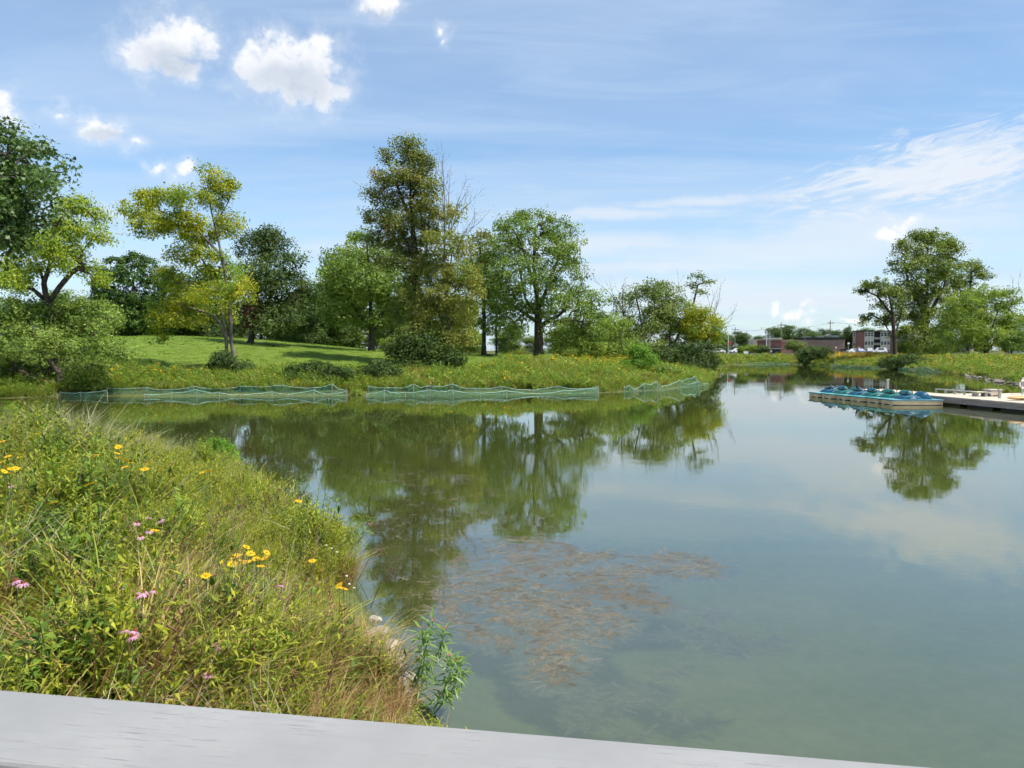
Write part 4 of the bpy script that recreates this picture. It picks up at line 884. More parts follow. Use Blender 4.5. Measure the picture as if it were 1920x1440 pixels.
def weed_pts(n_, poly, z0, z1, seed, thr=-9.0):
    r_ = np.random.default_rng(seed); us = [p[0] for p in poly]; vs = [p[1] for p in poly]
    u = r_.uniform(min(us), max(us), n_); w = r_.uniform(1 / (max(vs) - HOR), 1 / (min(vs) - HOR), n_); v = HOR + 1 / w
    k_ = in_poly(u, v, poly); u, v = u[k_], v[k_]
    P_ = np.array([ground(a, b) for a, b in zip(u, v)]); nn = vnoise(P_[:, 0], P_[:, 1], 2.2, seed) + 0.6 * vnoise(P_[:, 0], P_[:, 1], 6, seed + 1)
    P_ = P_[nn > thr]; P_[:, 2] = r_.uniform(z0, z1, len(P_))
    return P_
WPT = [weed_pts(28000, MAIN, -0.008, 0.0016, 1, -0.6), weed_pts(5500, SHORE, -0.012, 0.001, 2, -0.3), weed_pts(11000, UP, -0.010, 0.0015, 3, 0.2)]
for (u, v, ru, rv, k_) in [(1340, 1155, 28, 14, 26), (1300, 1190, 60, 10, 40), (1375, 1212, 44, 12, 50), (1450, 1200, 40, 6, 10), (1130, 1310, 60, 24, 34), (1110, 1345, 50, 14, 24), (1200, 1300, 22, 12, 10), (1260, 1265, 26, 10, 7), (1250, 1330, 14, 16, 6), (1180, 1378, 20, 4, 5)]:
    WPT.append(np.array([ground(u + rng.normal(0, ru * 0.5), v + rng.normal(0, rv * 0.5), rng.uniform(-0.03, 0.0)) for _ in range(k_)]))
WPT = np.concatenate(WPT)
scatter('water_weed', 'brown feathery water weed drifting in mats below the surface', 'water weed', wp_, WPT, rng.uniform(0, 6.28, len(WPT)), np.zeros((len(WPT), 2)), rng.uniform(0.6, 1.4, len(WPT)), rng.integers(0, 5, len(WPT)))

# ------------------------------------------------------------------ single plants of the near bank
def on_plants(u, v, h):
    t = np.arange(3.0, 30, 0.03); P_ = np.array([0, 0, HC]) + ray(u, v)[None, :] * t[:, None]
    g_ = np.maximum(terrain(P_[:, 0], P_[:, 1]), 0); i = int(np.argmax(P_[:, 2] <= g_ + h))
    return P_[i], float(g_[i])
def petals_mesh(nm, n_, r0, r1, w, dz, m, seed):
    rg = np.random.default_rng(seed); V, F, vv = [], [], []
    for i in range(n_):
        a = 2 * math.pi * i / n_ + rg.uniform(-0.1, 0.1); c_, s_2 = math.cos(a), math.sin(a); rr_ = r1 * rg.uniform(0.9, 1.08); b = len(V)
        for (r_, ww, z) in [(r0, w * 0.45, 0), ((r0 + rr_) / 2, w, dz * 0.35), (rr_, w * 0.35, dz)]:
            V += [(c_ * r_ - s_2 * ww / 2, s_2 * r_ + c_ * ww / 2, z), (c_ * r_ + s_2 * ww / 2, s_2 * r_ - c_ * ww / 2, z)]
        F += [(b, b + 1, b + 3, b + 2), (b + 2, b + 3, b + 5, b + 4)]; q = rg.uniform(); vv += [q, q]
    return np_mesh(nm, V, np.array(F), m, {'v': ('FACE', vv)})
def cone_mesh(nm, r_, h, m):
    b = MB(); rings = []
    for i in range(5):
        t = i / 4 * math.pi / 2; rings.append([(r_ * math.cos(t) * math.cos(a) + 1e-5 * math.cos(a), r_ * math.cos(t) * math.sin(a), h * math.sin(t)) for a in [k * math.pi / 4 for k in range(8)]])
    b.loft(rings); o = b.build(nm, m); me = o.data; bpy.data.objects.remove(o); return me
pm_pink = [petals_mesh('petals', 13, 0.012, 0.046, 0.016, -0.022, M['petal_pink'], i) for i in range(2)]
pm_yel = [petals_mesh('petals', 12, 0.010, 0.046, 0.019, 0.004, M['petal_yellow'], i) for i in range(2)]
cm_pink = cone_mesh('cone', 0.016, 0.022, M['cone']); cm_yel = cone_mesh('flower_centre', 0.012, 0.010, M['petal_orange'])
lf_me = []
for L_, w_, m_ in [(0.11, 0.034, 'forb_dark'), (0.10, 0.0145, 'milk')]:
    V = [(0, 0, 0), (L_ * .35, w_ / 2, L_ * .06), (L_ * .35, -w_ / 2, L_ * .06), (L_ * .7, w_ * .36, L_ * .02), (L_ * .7, -w_ * .36, L_ * .02), (L_, 0, -L_ * .12), (L_ * .35, 0, L_ * .03), (L_ * .7, 0, 0)]
    me = bpy.data.meshes.new('leaf'); me.from_pydata(V, [], [(0, 2, 6), (0, 6, 1), (2, 4, 7, 6), (6, 7, 3, 1), (4, 5, 7), (7, 5, 3)]); me.materials.append(M[m_])
    a = me.attributes.new('v', 'FLOAT', 'FACE'); a.data.foreach_set('value', [0.6] * 6); lf_me.append(me)
prg = random.Random(5)
def flower(u, v, kind, label, group, h=0.80, name=None, big=1.0):
    p_, g_ = on_plants(u, v, h); hh = p_[2] - g_
    o = empty(name or ('coneflower' if kind == 'pink' else 'yellow_daisy'), (p_[0] , p_[1], g_), label, 'flower', group)
    lx, ly = prg.uniform(-0.06, 0.06), prg.uniform(-0.06, 0.06)
    st_ = MB().tube([(lx, ly, -0.02), (lx * .6, ly * .6, hh * .4), (lx * .15, ly * .15, hh * .8), (0, 0, hh)], [0.004, 0.0035, 0.003, 0.003], 5).build('stem', M['stem'], o)
    for i in range(5):
        t = 0.25 + 0.12 * i; l_ = link('leaf', lf_me[0], o, (lx * (1 - t), ly * (1 - t), hh * t)); l_.rotation_euler = (0, prg.uniform(-0.5, 0.2), i * 2.4 + prg.random())
        sc_ = prg.uniform(0.8, 1.3); l_.scale = (sc_, sc_, sc_)
    rt = (prg.uniform(-0.6, 0.6) + (0.15 if kind != 'pink' else 0), prg.uniform(-0.3, 0.3), prg.random() * 6)
    sc_ = prg.uniform(0.75, 1.05) * big
    for nm, me in ((('petals', pm_pink[prg.randrange(2)]), ('cone', cm_pink)) if kind == 'pink' else (('petals', pm_yel[prg.randrange(2)]), ('flower_centre', cm_yel))):
        q = link(nm, me, o, (0, 0, hh)); q.rotation_euler = rt; q.scale = (sc_, sc_, sc_)
    return o
M['stem'] = plain('green stems', (0.09, 0.14, 0.035), 0.6, 0.3, 0.3, 20)
for u, v, lb in [(239, 1101, 'pink coneflower with drooping petals, leftmost of the middle cluster'), (258, 1118, 'pink coneflower lowest in the middle cluster'), (268, 1110, 'pink coneflower in the centre of the middle cluster'), (289, 1107, 'pink coneflower rightmost of the middle cluster'),
                 (232, 1181, 'pink coneflower left of the trio above the dark leaves'), (253, 1183, 'pink coneflower right of the trio above the dark leaves'), (248, 1193, 'pink coneflower lowest of the trio above the dark leaves'),
                 (30, 1089, 'pink coneflower left of the pair by the left edge'), (43, 1093, 'pink coneflower right of the pair by the left edge'),
                 (280, 995, 'small pink coneflower beside a yellow petal at mid bank'), (264, 1006, 'small pink coneflower low in the mid bank group'), (257, 980, 'small dark coneflower in the mid bank group'), (278, 970, 'small dark coneflower topmost in the mid bank group'), (300, 975, 'small dark coneflower right in the mid bank group'),
                 (527, 1097, 'lone faded coneflower right of the yellow daisies'), (402, 1215, 'faded coneflower behind the tall grass stems'), (390, 1263, 'pale coneflower low by the railing'), (20, 910, 'small coneflower high on the left edge')]:
    flower(u, v, 'pink', lb, 'coneflowers on the near bank', 0.52 if v > 1200 else 0.80)
yc = [('in the large cluster at the centre of the near bank', [(411, 1052), (420, 1070), (444, 1041), (452, 1030), (462, 1026), (470, 1038), (455, 1052), (463, 1054), (480, 1048), (487, 1050), (500, 1036), (497, 1046), (440, 1046), (436, 1058), (386, 1080), (489, 1062)]),
      ('in the clump at the left edge of the near bank', [(4, 828), (15, 856), (36, 858), (5, 866), (12, 876), (22, 880), (8, 884), (30, 878), (18, 888), (40, 852)]),
      ('in the row along the upper near bank', [(172, 855), (182, 853), (222, 858), (234, 845), (219, 850), (236, 862), (246, 868), (234, 876), (276, 872), (280, 866), (272, 880), (302, 880), (222, 838)]),
      ('among pale grass above the tall stems', [(384, 884), (392, 884), (378, 886)]), ('low on the bank near the water edge', [(586, 1052), (602, 1070), (636, 1098), (644, 1104), (560, 940)]),
      ('among leaves on the upper left bank', [(70, 814), (168, 908), (100, 943), (290, 995)])]
for ph, L_ in yc:
    for u, v in L_: flower(u, v, 'yellow', 'yellow daisy like flower ' + ph, 'yellow flowers ' + ph, 1.12 if 'left edge' in ph or 'upper' in ph else 0.84, big=1.15 if 'left edge' in ph or 'upper' in ph else 1.05)
# milkweed: long lance leaves in whorls round arching stems
def milkweed(label, base_px, d, stems, nleaf, seed, name='milkweed', buds=True, li=1, sc0=1.0):
    rg = random.Random(seed); b_ = at(*base_px, d); b_[2] = max(float(terrain(b_[0], b_[1])), -0.3)
    o = empty(name, b_, label, 'plant')
    for path in stems:
        P_ = [Vector(at(u, v, d + q) - b_) for (u, v, q) in path]
        MB().tube(P_, [0.006 - 0.003 * i / (len(P_) - 1) for i in range(len(P_))], 5).build('stem', M['stem'], o)
        for i in range(nleaf):
            t = (0.25 + 0.75 * i / nleaf) * (len(P_) - 1); k_ = min(int(t), len(P_) - 2); q = P_[k_].lerp(P_[k_ + 1], t - k_)
            l_ = link('leaf', lf_me[li], o, q); l_.rotation_euler = (rg.uniform(-0.3, 0.3), rg.uniform(-0.55, 0.9) - 0.5 * (i / nleaf > 0.7), i * 2.4 + rg.random()); s = sc0 * rg.uniform(0.95, 1.7); l_.scale = (s, s, s)
        if buds:
            bm_ = MB()
            for _ in range(9):
                c_ = P_[-1] + Vector((rg.gauss(0, .014), rg.gauss(0, .014), rg.uniform(0, .02))); bm_.tube([c_, c_ + Vector((0, 0, .012))], [0.005, 0.003], 5)
            bm_.build('bud_cluster', M['bud'], o)
M['bud'] = plain('dusty pink buds', (0.42, 0.18, 0.17), 0.7, 0.3, 0.4, 90)
milkweed('milkweed with glossy lance leaves, upper one at the lower water edge', (770, 1352), 6.3, [[(770, 1352, 0), (780, 1270, 0), (800, 1210, -.05), (812, 1165, -.05)], [(775, 1330, 0), (800, 1260, .1), (828, 1210, .15), (832, 1180, .15)], [(772, 1340, 0), (790, 1290, -.1), (796, 1230, -.15), (790, 1180, -.2)]], 62, 3)
milkweed('milkweed with a dried seed head, lower one at the water edge', (800, 1358), 6.1, [[(800, 1358, 0), (825, 1310, 0), (845, 1270, 0), (842, 1232, 0)], [(805, 1350, 0), (845, 1300, .1), (862, 1262, .12), (858, 1240, .12)]], 64, 4)
milkweed('bright milkweed with pale pink blossom standing against the water', (652, 1060), 10.4, [[(652, 1060, 0), (664, 1020, 0), (678, 985, 0), (686, 970, 0)], [(654, 1055, 0), (676, 1010, .1), (692, 985, .1)], [(650, 1058, 0), (655, 1015, -.1), (660, 990, -.1)]], 30, 5)
for i, (u, v, d, tp, lb) in enumerate([(590, 985, 13.2, 915, 'slender narrow leaved stem against the sky reflection'), (612, 990, 13.0, 930, 'narrow leaved stem right of the slender one by the water'), (650, 1030, 11.2, 975, 'narrow leaved stem left of the blossoming milkweed'), (635, 1050, 10.8, 1000, 'pale narrow leaved stem low at the water edge'), (560, 930, 16.0, 890, 'narrow leaved stem at the upper corner of the bank')]):
    milkweed(lb, (u, v), d, [[(u, v, 0), (u + 3, (v + tp) / 2, 0), (u + 8, tp, 0)], [(u - 6, v, 0), (u - 8, (v + tp) / 2, .1), (u - 6, tp + 12, .1)], [(u + 6, v, 0), (u + 16, (v + tp) / 2, -.1), (u + 20, tp + 8, -.1)]], 22, 20 + i, 'willow_herb', False, 1, 0.9)
# dock with brown seed heads
for i, (u, v, d, lb) in enumerate([(712, 1035, 10.0, 'brown dried seed head hanging over the water'), (700, 985, 11.5, 'brown dried seed head left of the hanging one'), (735, 1075, 8.9, 'dry brown seed head leaning low over the water'), (310, 1040, 8.6, 'dark dried seed head among the herbs at mid bank'), (475, 1020, 9.5, 'dark dried seed head above the yellow daisies')]):
    rg = random.Random(60 + i); tp = at(u, v, d); bz = at(u - 40, v + 60, d); bz[2] = max(float(terrain(bz[0], bz[1])), 0)
    o = empty('seed_stalk', bz, lb, 'plant'); P_ = [Vector((0, 0, 0)), Vector((tp - bz) * np.array([.5, .5, .75])), Vector(tp - bz)]
    MB().tube(P_, [0.005, 0.004, 0.003], 5).build('stem', M['seed'], o)
    b = MB()
    for _ in range(46):
        c_ = P_[2] + Vector((rg.gauss(0, .035), rg.gauss(0, .03), rg.gauss(0, .045))); b.tube([c_, c_ + Vector((rg.uniform(-.01, .01), rg.uniform(-.01, .01), .016))], [0.006, 0.004], 4)
    b.build('seed_head', M['seed'], o)
# tall bluestem clump in front
def tall_grass(label, px, d, n_, seed, tops, spread=0.14):
    rg = np.random.default_rng(seed); b_ = at(px[0], px[1], d); b_[2] = float(terrain(b_[0], b_[1])); o = empty('tall_grass', b_, label, 'grass clump')
    for i in range(n_):
        q0 = Vector((rg.normal(0, spread), rg.normal(0, spread), 0)); tp = at(tops[0] + rg.uniform(-1, 1) * tops[2], tops[1] + rg.uniform(0, 1) * tops[3], d + rg.normal(0, .15)) - b_; tp = Vector(tp)
        mid = q0.lerp(tp, 0.55) + Vector((rg.normal(0, .02), 0, 0.03))
        MB().tube([q0, mid, tp], [0.0032, 0.0026, 0.0014], 4).build('stem', M['stem'] if i % 2 else M['straw'], o)
    V, F, fv = blades(rg, 60, 0.55, spread, 0.008, 0.6, 4, 0.5)
    link('blades', np_mesh('blades', V, F, M['grass_green'], {'v': ('FACE', fv)}), o)
M['straw'] = plain('straw stems', (0.26, 0.18, 0.085), 0.7, 0.3, 0.3, 20)
tall_grass('clump of tall thin upright grass stems in front of the yellow daisies', (415, 1322), 6.2, 16, 91, (425, 860, 55, 260))
tall_grass('tall thin grass stems left of the dry tan clump', (545, 1330), 6.3, 9, 92, (560, 1050, 60, 160))
tall_grass('arching grass stalks above the dry tan tuft', (285, 1318), 6.0, 8, 93, (300, 1080, 70, 130))
for i in range(26):
    u, v = prg.uniform(20, 660), prg.uniform(860, 1250)
    p_, g_ = on_plants(u, v, 0.75)
    if float(sdist(p_[0], p_[1])) < 0.3: continue
    o = empty('dry_stalk', (p_[0], p_[1], g_), 'thin dry brown stalk standing among the near bank plants', 'plant', 'dry stalks on the near bank'); hh = prg.uniform(0.7, 1.05); lx, ly = prg.uniform(-.25, .35), prg.uniform(-.2, .2)
    st_ = MB().tube([(0, 0, 0), (lx * .3, ly * .3, hh * .5), (lx, ly, hh)], [.004, .0035, .002], 4).build('stem', M['seed'] if i % 3 else M['straw'], o)
    b = MB()
    for k_ in range(9):
        t = 0.6 + 0.4 * k_ / 8; c_ = Vector((lx * (t * t), ly * t * t, hh * t)); b.tube([c_, c_ + Vector((prg.uniform(-.05, .05), prg.uniform(-.05, .05), prg.uniform(.0, .05)))], [.005, .007], 4)
    b.build('seed_head', M['seed'], o)
# leafy plants: bushy individuals on the bank
def bank_plant(label, d, blobs, leaf, seed, n_cl, k, sig, ls, name='leafy_plant'):
    b = blobs[0]; yb = max(q[1] + q[3] for q in blobs)
    return tree(name, label, 'plant', d, [[(b[0], yb), (b[0], b[1])]] + [[(b[0], yb - 2), (q[0], q[1])] for q in blobs[1:4]], blobs, leaf, bark='stemb', r0=0.012, n_cl=n_cl, k=k, sig=sig, ls=ls, seed=seed, rtip=0.0025, aspect=0.45, up=0.7, kind_parts=('stem', 'foliage'))
M['stemb'] = bark_mat('brown stems', (0.05, 0.045, 0.02), (0.10, 0.10, 0.04), 40)
bank_plant('dark leafy bush in the left middle of the near bank', 8.2, [(100, 1050, 60, 60), (60, 1010, 45, 40), (130, 1100, 50, 40)], 'forb_dark', 401, 90, 34, 0.09, 0.06)
bank_plant('broad leaved dark plant in front of the lower left coneflowers', 6.4, [(190, 1240, 60, 30), (130, 1225, 45, 30), (235, 1215, 35, 25)], 'forb_dark', 403, 50, 26, 0.08, 0.10)
bank_plant('bright green mound with tiny white flowers at the bank top', 19.0, [(405, 840, 28, 16), (385, 848, 24, 12), (425, 852, 20, 12)], 'bright', 405, 60, 40, 0.10, 0.10)
bank_plant('dark leafy bush high on the left bank', 13.5, [(110, 850, 46, 26), (60, 870, 40, 24), (150, 880, 40, 24)], 'forb_dark', 407, 80, 34, 0.11, 0.075)
bank_plant('leafy green plant on the upper middle bank', 13, [(290, 905, 44, 20), (330, 920, 40, 20), (250, 915, 30, 18)], 'forb_light', 409, 70, 34, 0.11, 0.07)
bank_plant('leafy clump beside the tall grass stems near the railing', 6.7, [(500, 1190, 40, 34), (470, 1230, 34, 30), (530, 1240, 30, 26)], 'forb_dark', 411, 60, 30, 0.08, 0.065)
bank_plant('yellow green leafy clump at the bank corner by the water', 11.5, [(600, 1000, 44, 30), (560, 980, 40, 28), (640, 1040, 30, 24)], 'forb_light', 413, 80, 34, 0.10, 0.065)
bank_plant('tall pale green plant standing at the left bank top', 19.5, [(22, 775, 8, 16), (36, 790, 8, 12), (60, 792, 8, 12)], 'bright', 415, 30, 30, 0.08, 0.09)
# white aster dots
for ph, L_ in [('on the bright green mound', [(400, 812), (408, 818), (418, 822), (424, 828), (395, 815), (430, 835)]), ('at the pale edge by the water', [(612, 1022), (622, 1028), (632, 1035), (655, 1095), (664, 1102), (650, 1080)])]:
    for u, v in L_:
        p_, g_ = on_plants(u, v, 0.7); o = empty('white_aster', (p_[0], p_[1], g_), 'tiny white aster flower ' + ph, 'flower', 'white asters ' + ph); hh = p_[2] - g_
        MB().tube([(0, 0, 0), (0, 0, hh)], 0.002, 4).build('stem', M['stem'], o)
        q = link('petals', bpy.data.meshes.get('white_petals') or petals_mesh('white_petals', 9, 0.002, 0.013, 0.006, 0.002, M['petal_white'], 8), o, (0, 0, hh)); q.rotation_euler = (0.3, 0, prg.random())

# ------------------------------------------------------------------ stones
def stone_mesh(seed):
    bm = bmesh.new(); bmesh.ops.create_icosphere(bm, subdivisions=2, radius=0.5); rg = random.Random(seed)
    ax = [Vector((rg.gauss(0, 1), rg.gauss(0, 1), rg.gauss(0, 1))).normalized() for _ in range(7)]
    for v in bm.verts:
        for a in ax:
            d_ = v.co.dot(a); lim = 0.36 + 0.06 * (ax.index(a) % 3)
            if d_ > lim: v.co -= a * (d_ - lim) * 0.85
        v.co.z *= 0.62; v.co += Vector((rg.gauss(0, .012), rg.gauss(0, .012), rg.gauss(0, .012)))
    me = bpy.data.meshes.new('stone'); bm.to_mesh(me); bm.free(); return me
def stone_mat(name, a, b):
    m, n, o = mat(name); f, _ = n.noise(opos(n), 3.0, 8, 0.7); ri = n.node('ShaderNodeObjectInfo').outputs['Random']
    c = n.mixc(n.step(f, 0.3, 0.7), a, b); c = n.mixc(n.math('MULTIPLY', ri, 0.6), c, (0.20, 0.17, 0.14))
    p = principled(n, c, 0.8, 0.3); n.l.new(bump(n, f, 0.6, 0.05), p.inputs['Normal']); n.l.new(p.outputs[0], o.inputs[0]); return m
M['stone'] = stone_mat('shore stone', (0.24, 0.21, 0.17), (0.46, 0.42, 0.36))
st_m = []
for i in range(5): me = stone_mesh(i); me.materials.append(M['stone']); st_m.append(me)
srg = random.Random(9)
near_st = [(726, 1165, .20), (735, 1178, .24), (742, 1190, .22), (730, 1200, .2), (748, 1205, .26), (738, 1216, .24), (752, 1225, .28), (745, 1240, .24), (760, 1232, .2), (768, 1250, .22), (752, 1262, .24), (772, 1272, .2), (762, 1290, .26), (745, 1285, .2), (770, 1310, .2), (765, 1328, .24)]
for i, (u, v, s) in enumerate(near_st):
    p_ = ground(u - 22 + srg.uniform(-20, 20), v + srg.uniform(-8, 8), 0.0); o = link('stone', st_m[i % 5], None, (p_[0], p_[1], max(float(terrain(p_[0], p_[1])), -0.06) + 0.01)); o.rotation_euler = (srg.uniform(-.2, .2), srg.uniform(-.2, .2), srg.random() * 6); o.scale = (s * 0.9, s * 0.75, s * 0.8)
    tag(o, 'pale rounded stone at the water edge below the near bank', 'stone', 'stones at the near water edge')
for i in range(95):
    t = srg.random(); u = 1812 + 100 * t + srg.gauss(0, 3); v = 702.5 + 16 * t + srg.gauss(0, 2.4); p_ = ground(u, v, 0.1)
    o = link('stone', st_m[i % 5], None, (p_[0], p_[1], 0.1 + max(0, float(terrain(p_[0], p_[1]))) )); s = srg.uniform(.14, .42); o.scale = (s, s * .8, s * .7); o.rotation_euler = (0, 0, srg.random() * 6)
    tag(o, 'pale rubble stone along the right bank waterline', 'stone', 'rubble stones on the right bank')

# ------------------------------------------------------------------ brush pile and log
bp = at(240, 693, 60); bp[2] = float(terrain(bp[0], bp[1])); o = empty('brush_pile', bp, 'brown pile of cut brush on the left bank slope', 'brush pile')
rg = random.Random(4)
for i in range(34):
    a = rg.uniform(0, 3.14); c_ = Vector((rg.gauss(0, .45), rg.gauss(0, .3), abs(rg.gauss(.18, .14)))); d_ = Vector((math.cos(a), math.sin(a) * .5, rg.uniform(-.25, .25))) * rg.uniform(.3, .8)
    MB().tube([c_ - d_, c_ + d_ * .2 + Vector((0, 0, .05)), c_ + d_], [.03, .025, .012], 5).build('branch', M['brush'] if 'brush' in M else M.setdefault('brush', bark_mat('cut brush bark', (0.06, 0.035, 0.025), (0.16, 0.10, 0.07))), o)
lp = at(275, 692, 59.5); lp[2] = float(terrain(lp[0], lp[1])); o = empty('fallen_limb', lp, 'dark fallen limb with upturned end beside the brush pile', 'log')
MB().tube([(-.5, 0, .1), (-.1, 0, .08), (.25, .1, .14), (.5, .15, .42), (.55, .16, .55)], [.09, .09, .08, .06, .03], 8).build('limb', M['bark'], o, smooth=True)

# ------------------------------------------------------------------ net fences
def net_mat(name, c1, c2, dens):
    m, n, o = mat(name); f, _ = n.noise(opos(n), 2.2, 5, 0.7)
    v = n.node('ShaderNodeAttribute', attribute_name='v').outputs['Fac']
    df = n.node('ShaderNodeBsdfDiffuse'); n.l.new(n.mixc(n.step(f, 0.3, 0.7), c1, c2), df.inputs[0])
    tl = n.node('ShaderNodeBsdfTranslucent'); n.l.new(n.mixc(n.step(f, 0.3, 0.7), c1, c2), tl.inputs[0])
    a = n.node('ShaderNodeMixShader'); a.inputs[0].default_value = 0.4; n.l.new(df.outputs[0], a.inputs[1]); n.l.new(tl.outputs[0], a.inputs[2])
    t = n.node('ShaderNodeBsdfTransparent'); x = n.node('ShaderNodeMixShader')
    n.l.new(n.math('MULTIPLY_ADD', f, 0.5, dens - 0.25, clamp=True), x.inputs[0]); n.l.new(t.outputs[0], x.inputs[1]); n.l.new(a.outputs[0], x.inputs[2]); n.l.new(x.outputs[0], o.inputs[0]); return m
M['net'] = net_mat('green net', (0.03, 0.15, 0.10), (0.08, 0.24, 0.165), 0.34)
M['net_pale'] = net_mat('pale green net', (0.07, 0.20, 0.13), (0.16, 0.30, 0.21), 0.26)
M['rope'] = plain('net rope', (0.30, 0.46, 0.38), 0.7, 0.3); M['post'] = plain('net post', (0.24, 0.23, 0.18), 0.8, 0.2)
def net(label, pts, m='net', back=0.0, posts=True, seed=0, group=None):
    """pts: (u, v_foot, v_top) read along the shore"""
    rg = random.Random(seed); base = ground(pts[0][0], pts[0][1]); base[1] += back
    o = empty('net_fence', (base[0], base[1], 0), label, 'net fence', group)
    foot, top = [], []
    for (u, vf, vt) in pts:
        g_ = ground(u, vf); Y = g_[1] + back; X = (u - 960) / FPX * Y; z0 = max(0.0, float(terrain(X, Y))) - 0.05
        foot.append(Vector((X, Y, z0)) - Vector((base[0], base[1], 0))); z1 = max(at(u, vt, Y)[2], z0 + 0.12); top.append(Vector((X, Y, z1)) - Vector((base[0], base[1], 0)))
    V, F = [], []; rows = 6; cols = []
    for i in range(len(pts) - 1):
        for j in range(6 + (i == len(pts) - 2)):
            t = j / 6; cols.append((foot[i].lerp(foot[i + 1], t), top[i].lerp(top[i + 1], t) - Vector((0, 0, (0.12 + 0.1 * rg.random()) * math.sin(math.pi * t) * (top[i] - foot[i]).length)), t))
    for ci, (f_, t_, tt) in enumerate(cols):
        for r_ in range(rows):
            q = r_ / (rows - 1); bl = 0.12 * math.sin(math.pi * q) * math.sin(ci * 1.3 + seed) + rg.gauss(0, .03)
            V.append(f_.lerp(t_, q) + Vector((rg.gauss(0, .02), -0.25 * (1 - q) ** 2 + bl, rg.gauss(0, .015))))
    for c_ in range(len(cols) - 1):
        for r_ in range(rows - 1): F.append((c_ * rows + r_, (c_ + 1) * rows + r_, (c_ + 1) * rows + r_ + 1, c_ * rows + r_ + 1))
    me = bpy.data.meshes.new('netting'); me.from_pydata(V, [], F); me.materials.append(M[m]); me.polygons.foreach_set('use_smooth', [True] * len(F)); link('netting', me, o)
    MB().tube([V[c_ * rows + rows - 1] for c_ in range(len(cols))], 0.016, 5).build('top_rope', M['rope'], o)
    if posts:
        for f_, t_ in zip(foot, top): MB().tube([f_ - Vector((0, 0, .2)), t_ + Vector((0, 0, .06))], 0.032, 6).build('post', M['post'], o)
net('dark green net fence under the leaning bushy tree', [(112, 744, 735), (150, 744, 736), (200, 743.5, 732)], seed=1)
net('green net fence, rear row left of the shore gap', [(200, 743, 728), (274, 743, 727), (320, 743, 731), (362, 743, 724), (400, 742.5, 729), (450, 742.5, 725), (530, 742, 722), (590, 742, 727), (622, 742, 720), (648, 742, 731)], back=0.8, seed=2)
net('low pale net fence, front row left of the shore gap', [(270, 744, 740), (320, 744, 737), (368, 744, 731), (410, 744, 736), (450, 743.5, 740), (510, 743, 735), (540, 743, 739), (588, 743, 731), (615, 743, 739), (650, 743, 733)], 'net_pale', -0.2, seed=3)
net('green net fence, rear row right of the shore gap', [(690, 741.5, 724), (740, 741.5, 727), (775, 741.5, 721), (800, 741, 723), (848, 741, 720), (890, 740.5, 728), (940, 740, 725), (1000, 739, 731), (1045, 738.5, 724), (1085, 738, 729), (1122, 737.5, 725)], back=0.75, seed=4)
net('low pale net fence, front row right of the shore gap', [(686, 743, 738), (720, 743, 732), (760, 742.5, 736), (805, 742.5, 731), (850, 742, 732), (900, 742, 737), (950, 741, 732), (1015, 740, 738), (1060, 739.5, 732), (1122, 738.5, 727)], 'net_pale', -0.3, seed=5)
net('crumpled green net at the left of the point', [(1170, 737, 725), (1180, 736, 722), (1195, 735.5, 731)], back=0.6, seed=6)
net('pale peaked net fence along the point', [(1190, 737, 730), (1208, 736, 719), (1232, 735, 716), (1245, 734, 724), (1275, 732, 712), (1290, 730, 720), (1310, 728, 715), (1328, 724, 719)], 'net_pale', 0.0, seed=7)
net('green net peak at the tip of the point', [(1275, 728, 716), (1290, 727, 709), (1304, 726, 704), (1308, 725, 713)], back=1.5, seed=8)
net('long low teal net along the far end of the pond', [(1358, 684.6, 681), (1400, 684.2, 680), (1440, 684, 679.5), (1480, 683.8, 680.5), (1520, 684.5, 681)], back=0.5, seed=9)
net('low blue green net left of the dark right bank shrub', [(1560, 688.5, 683), (1590, 689.5, 684.5), (1620, 690.5, 686), (1655, 692, 688)], back=0.4, seed=10)
net('crumpled green net right of the dark right bank shrub', [(1685, 694, 690), (1702, 695, 688), (1712, 696, 691), (1726, 696.5, 686), (1736, 697, 688.5), (1742, 697.5, 687.5), (1748, 698, 692), (1759, 698.5, 692)], back=0.2, seed=11)

# ------------------------------------------------------------------ dock
def wood_mat(name, a, b, sc=(0.6, 14, 14), rough=0.75, bs=0.4):
    m, n, o = mat(name); f, _ = n.noise(n.vmath('MULTIPLY', opos(n), sc), 2.0, 6, 0.65); f2, _ = n.noise(opos(n), 1.2, 4, 0.6)
    c = n.mixc(n.step(f, 0.3, 0.7), a, b); c = n.mixc(n.math('MULTIPLY', n.step(f2, 0.4, 0.8), 0.3), c, tuple(x * 0.7 for x in a))
    p = principled(n, c, rough, 0.25); n.l.new(bump(n, f, bs, 0.01), p.inputs['Normal']); n.l.new(p.outputs[0], o.inputs[0]); return m
M['deck'] = wood_mat('pale deck boards', (0.46, 0.38, 0.28), (0.60, 0.52, 0.41)); M['fascia'] = wood_mat('grey weathered boards', (0.24, 0.19, 0.155), (0.40, 0.33, 0.28), (14, 0.6, 14))
M['float'] = plain('black floats', (0.012, 0.012, 0.012), 0.5, 0.4); M['galv'] = plain('galvanised metal', (0.36, 0.36, 0.34), 0.45, 0.5, 0.12, 4, 0.4); M['pale_plastic'] = plain('pale grey plastic', (0.50, 0.48, 0.43), 0.5, 0.4, 0.08)
DZ = 0.48
dk = empty('dock', (24.5, 44.0, 0), 'long wooden floating dock with pale deck beyond the pedal boats', 'dock', rz=R(6.8))
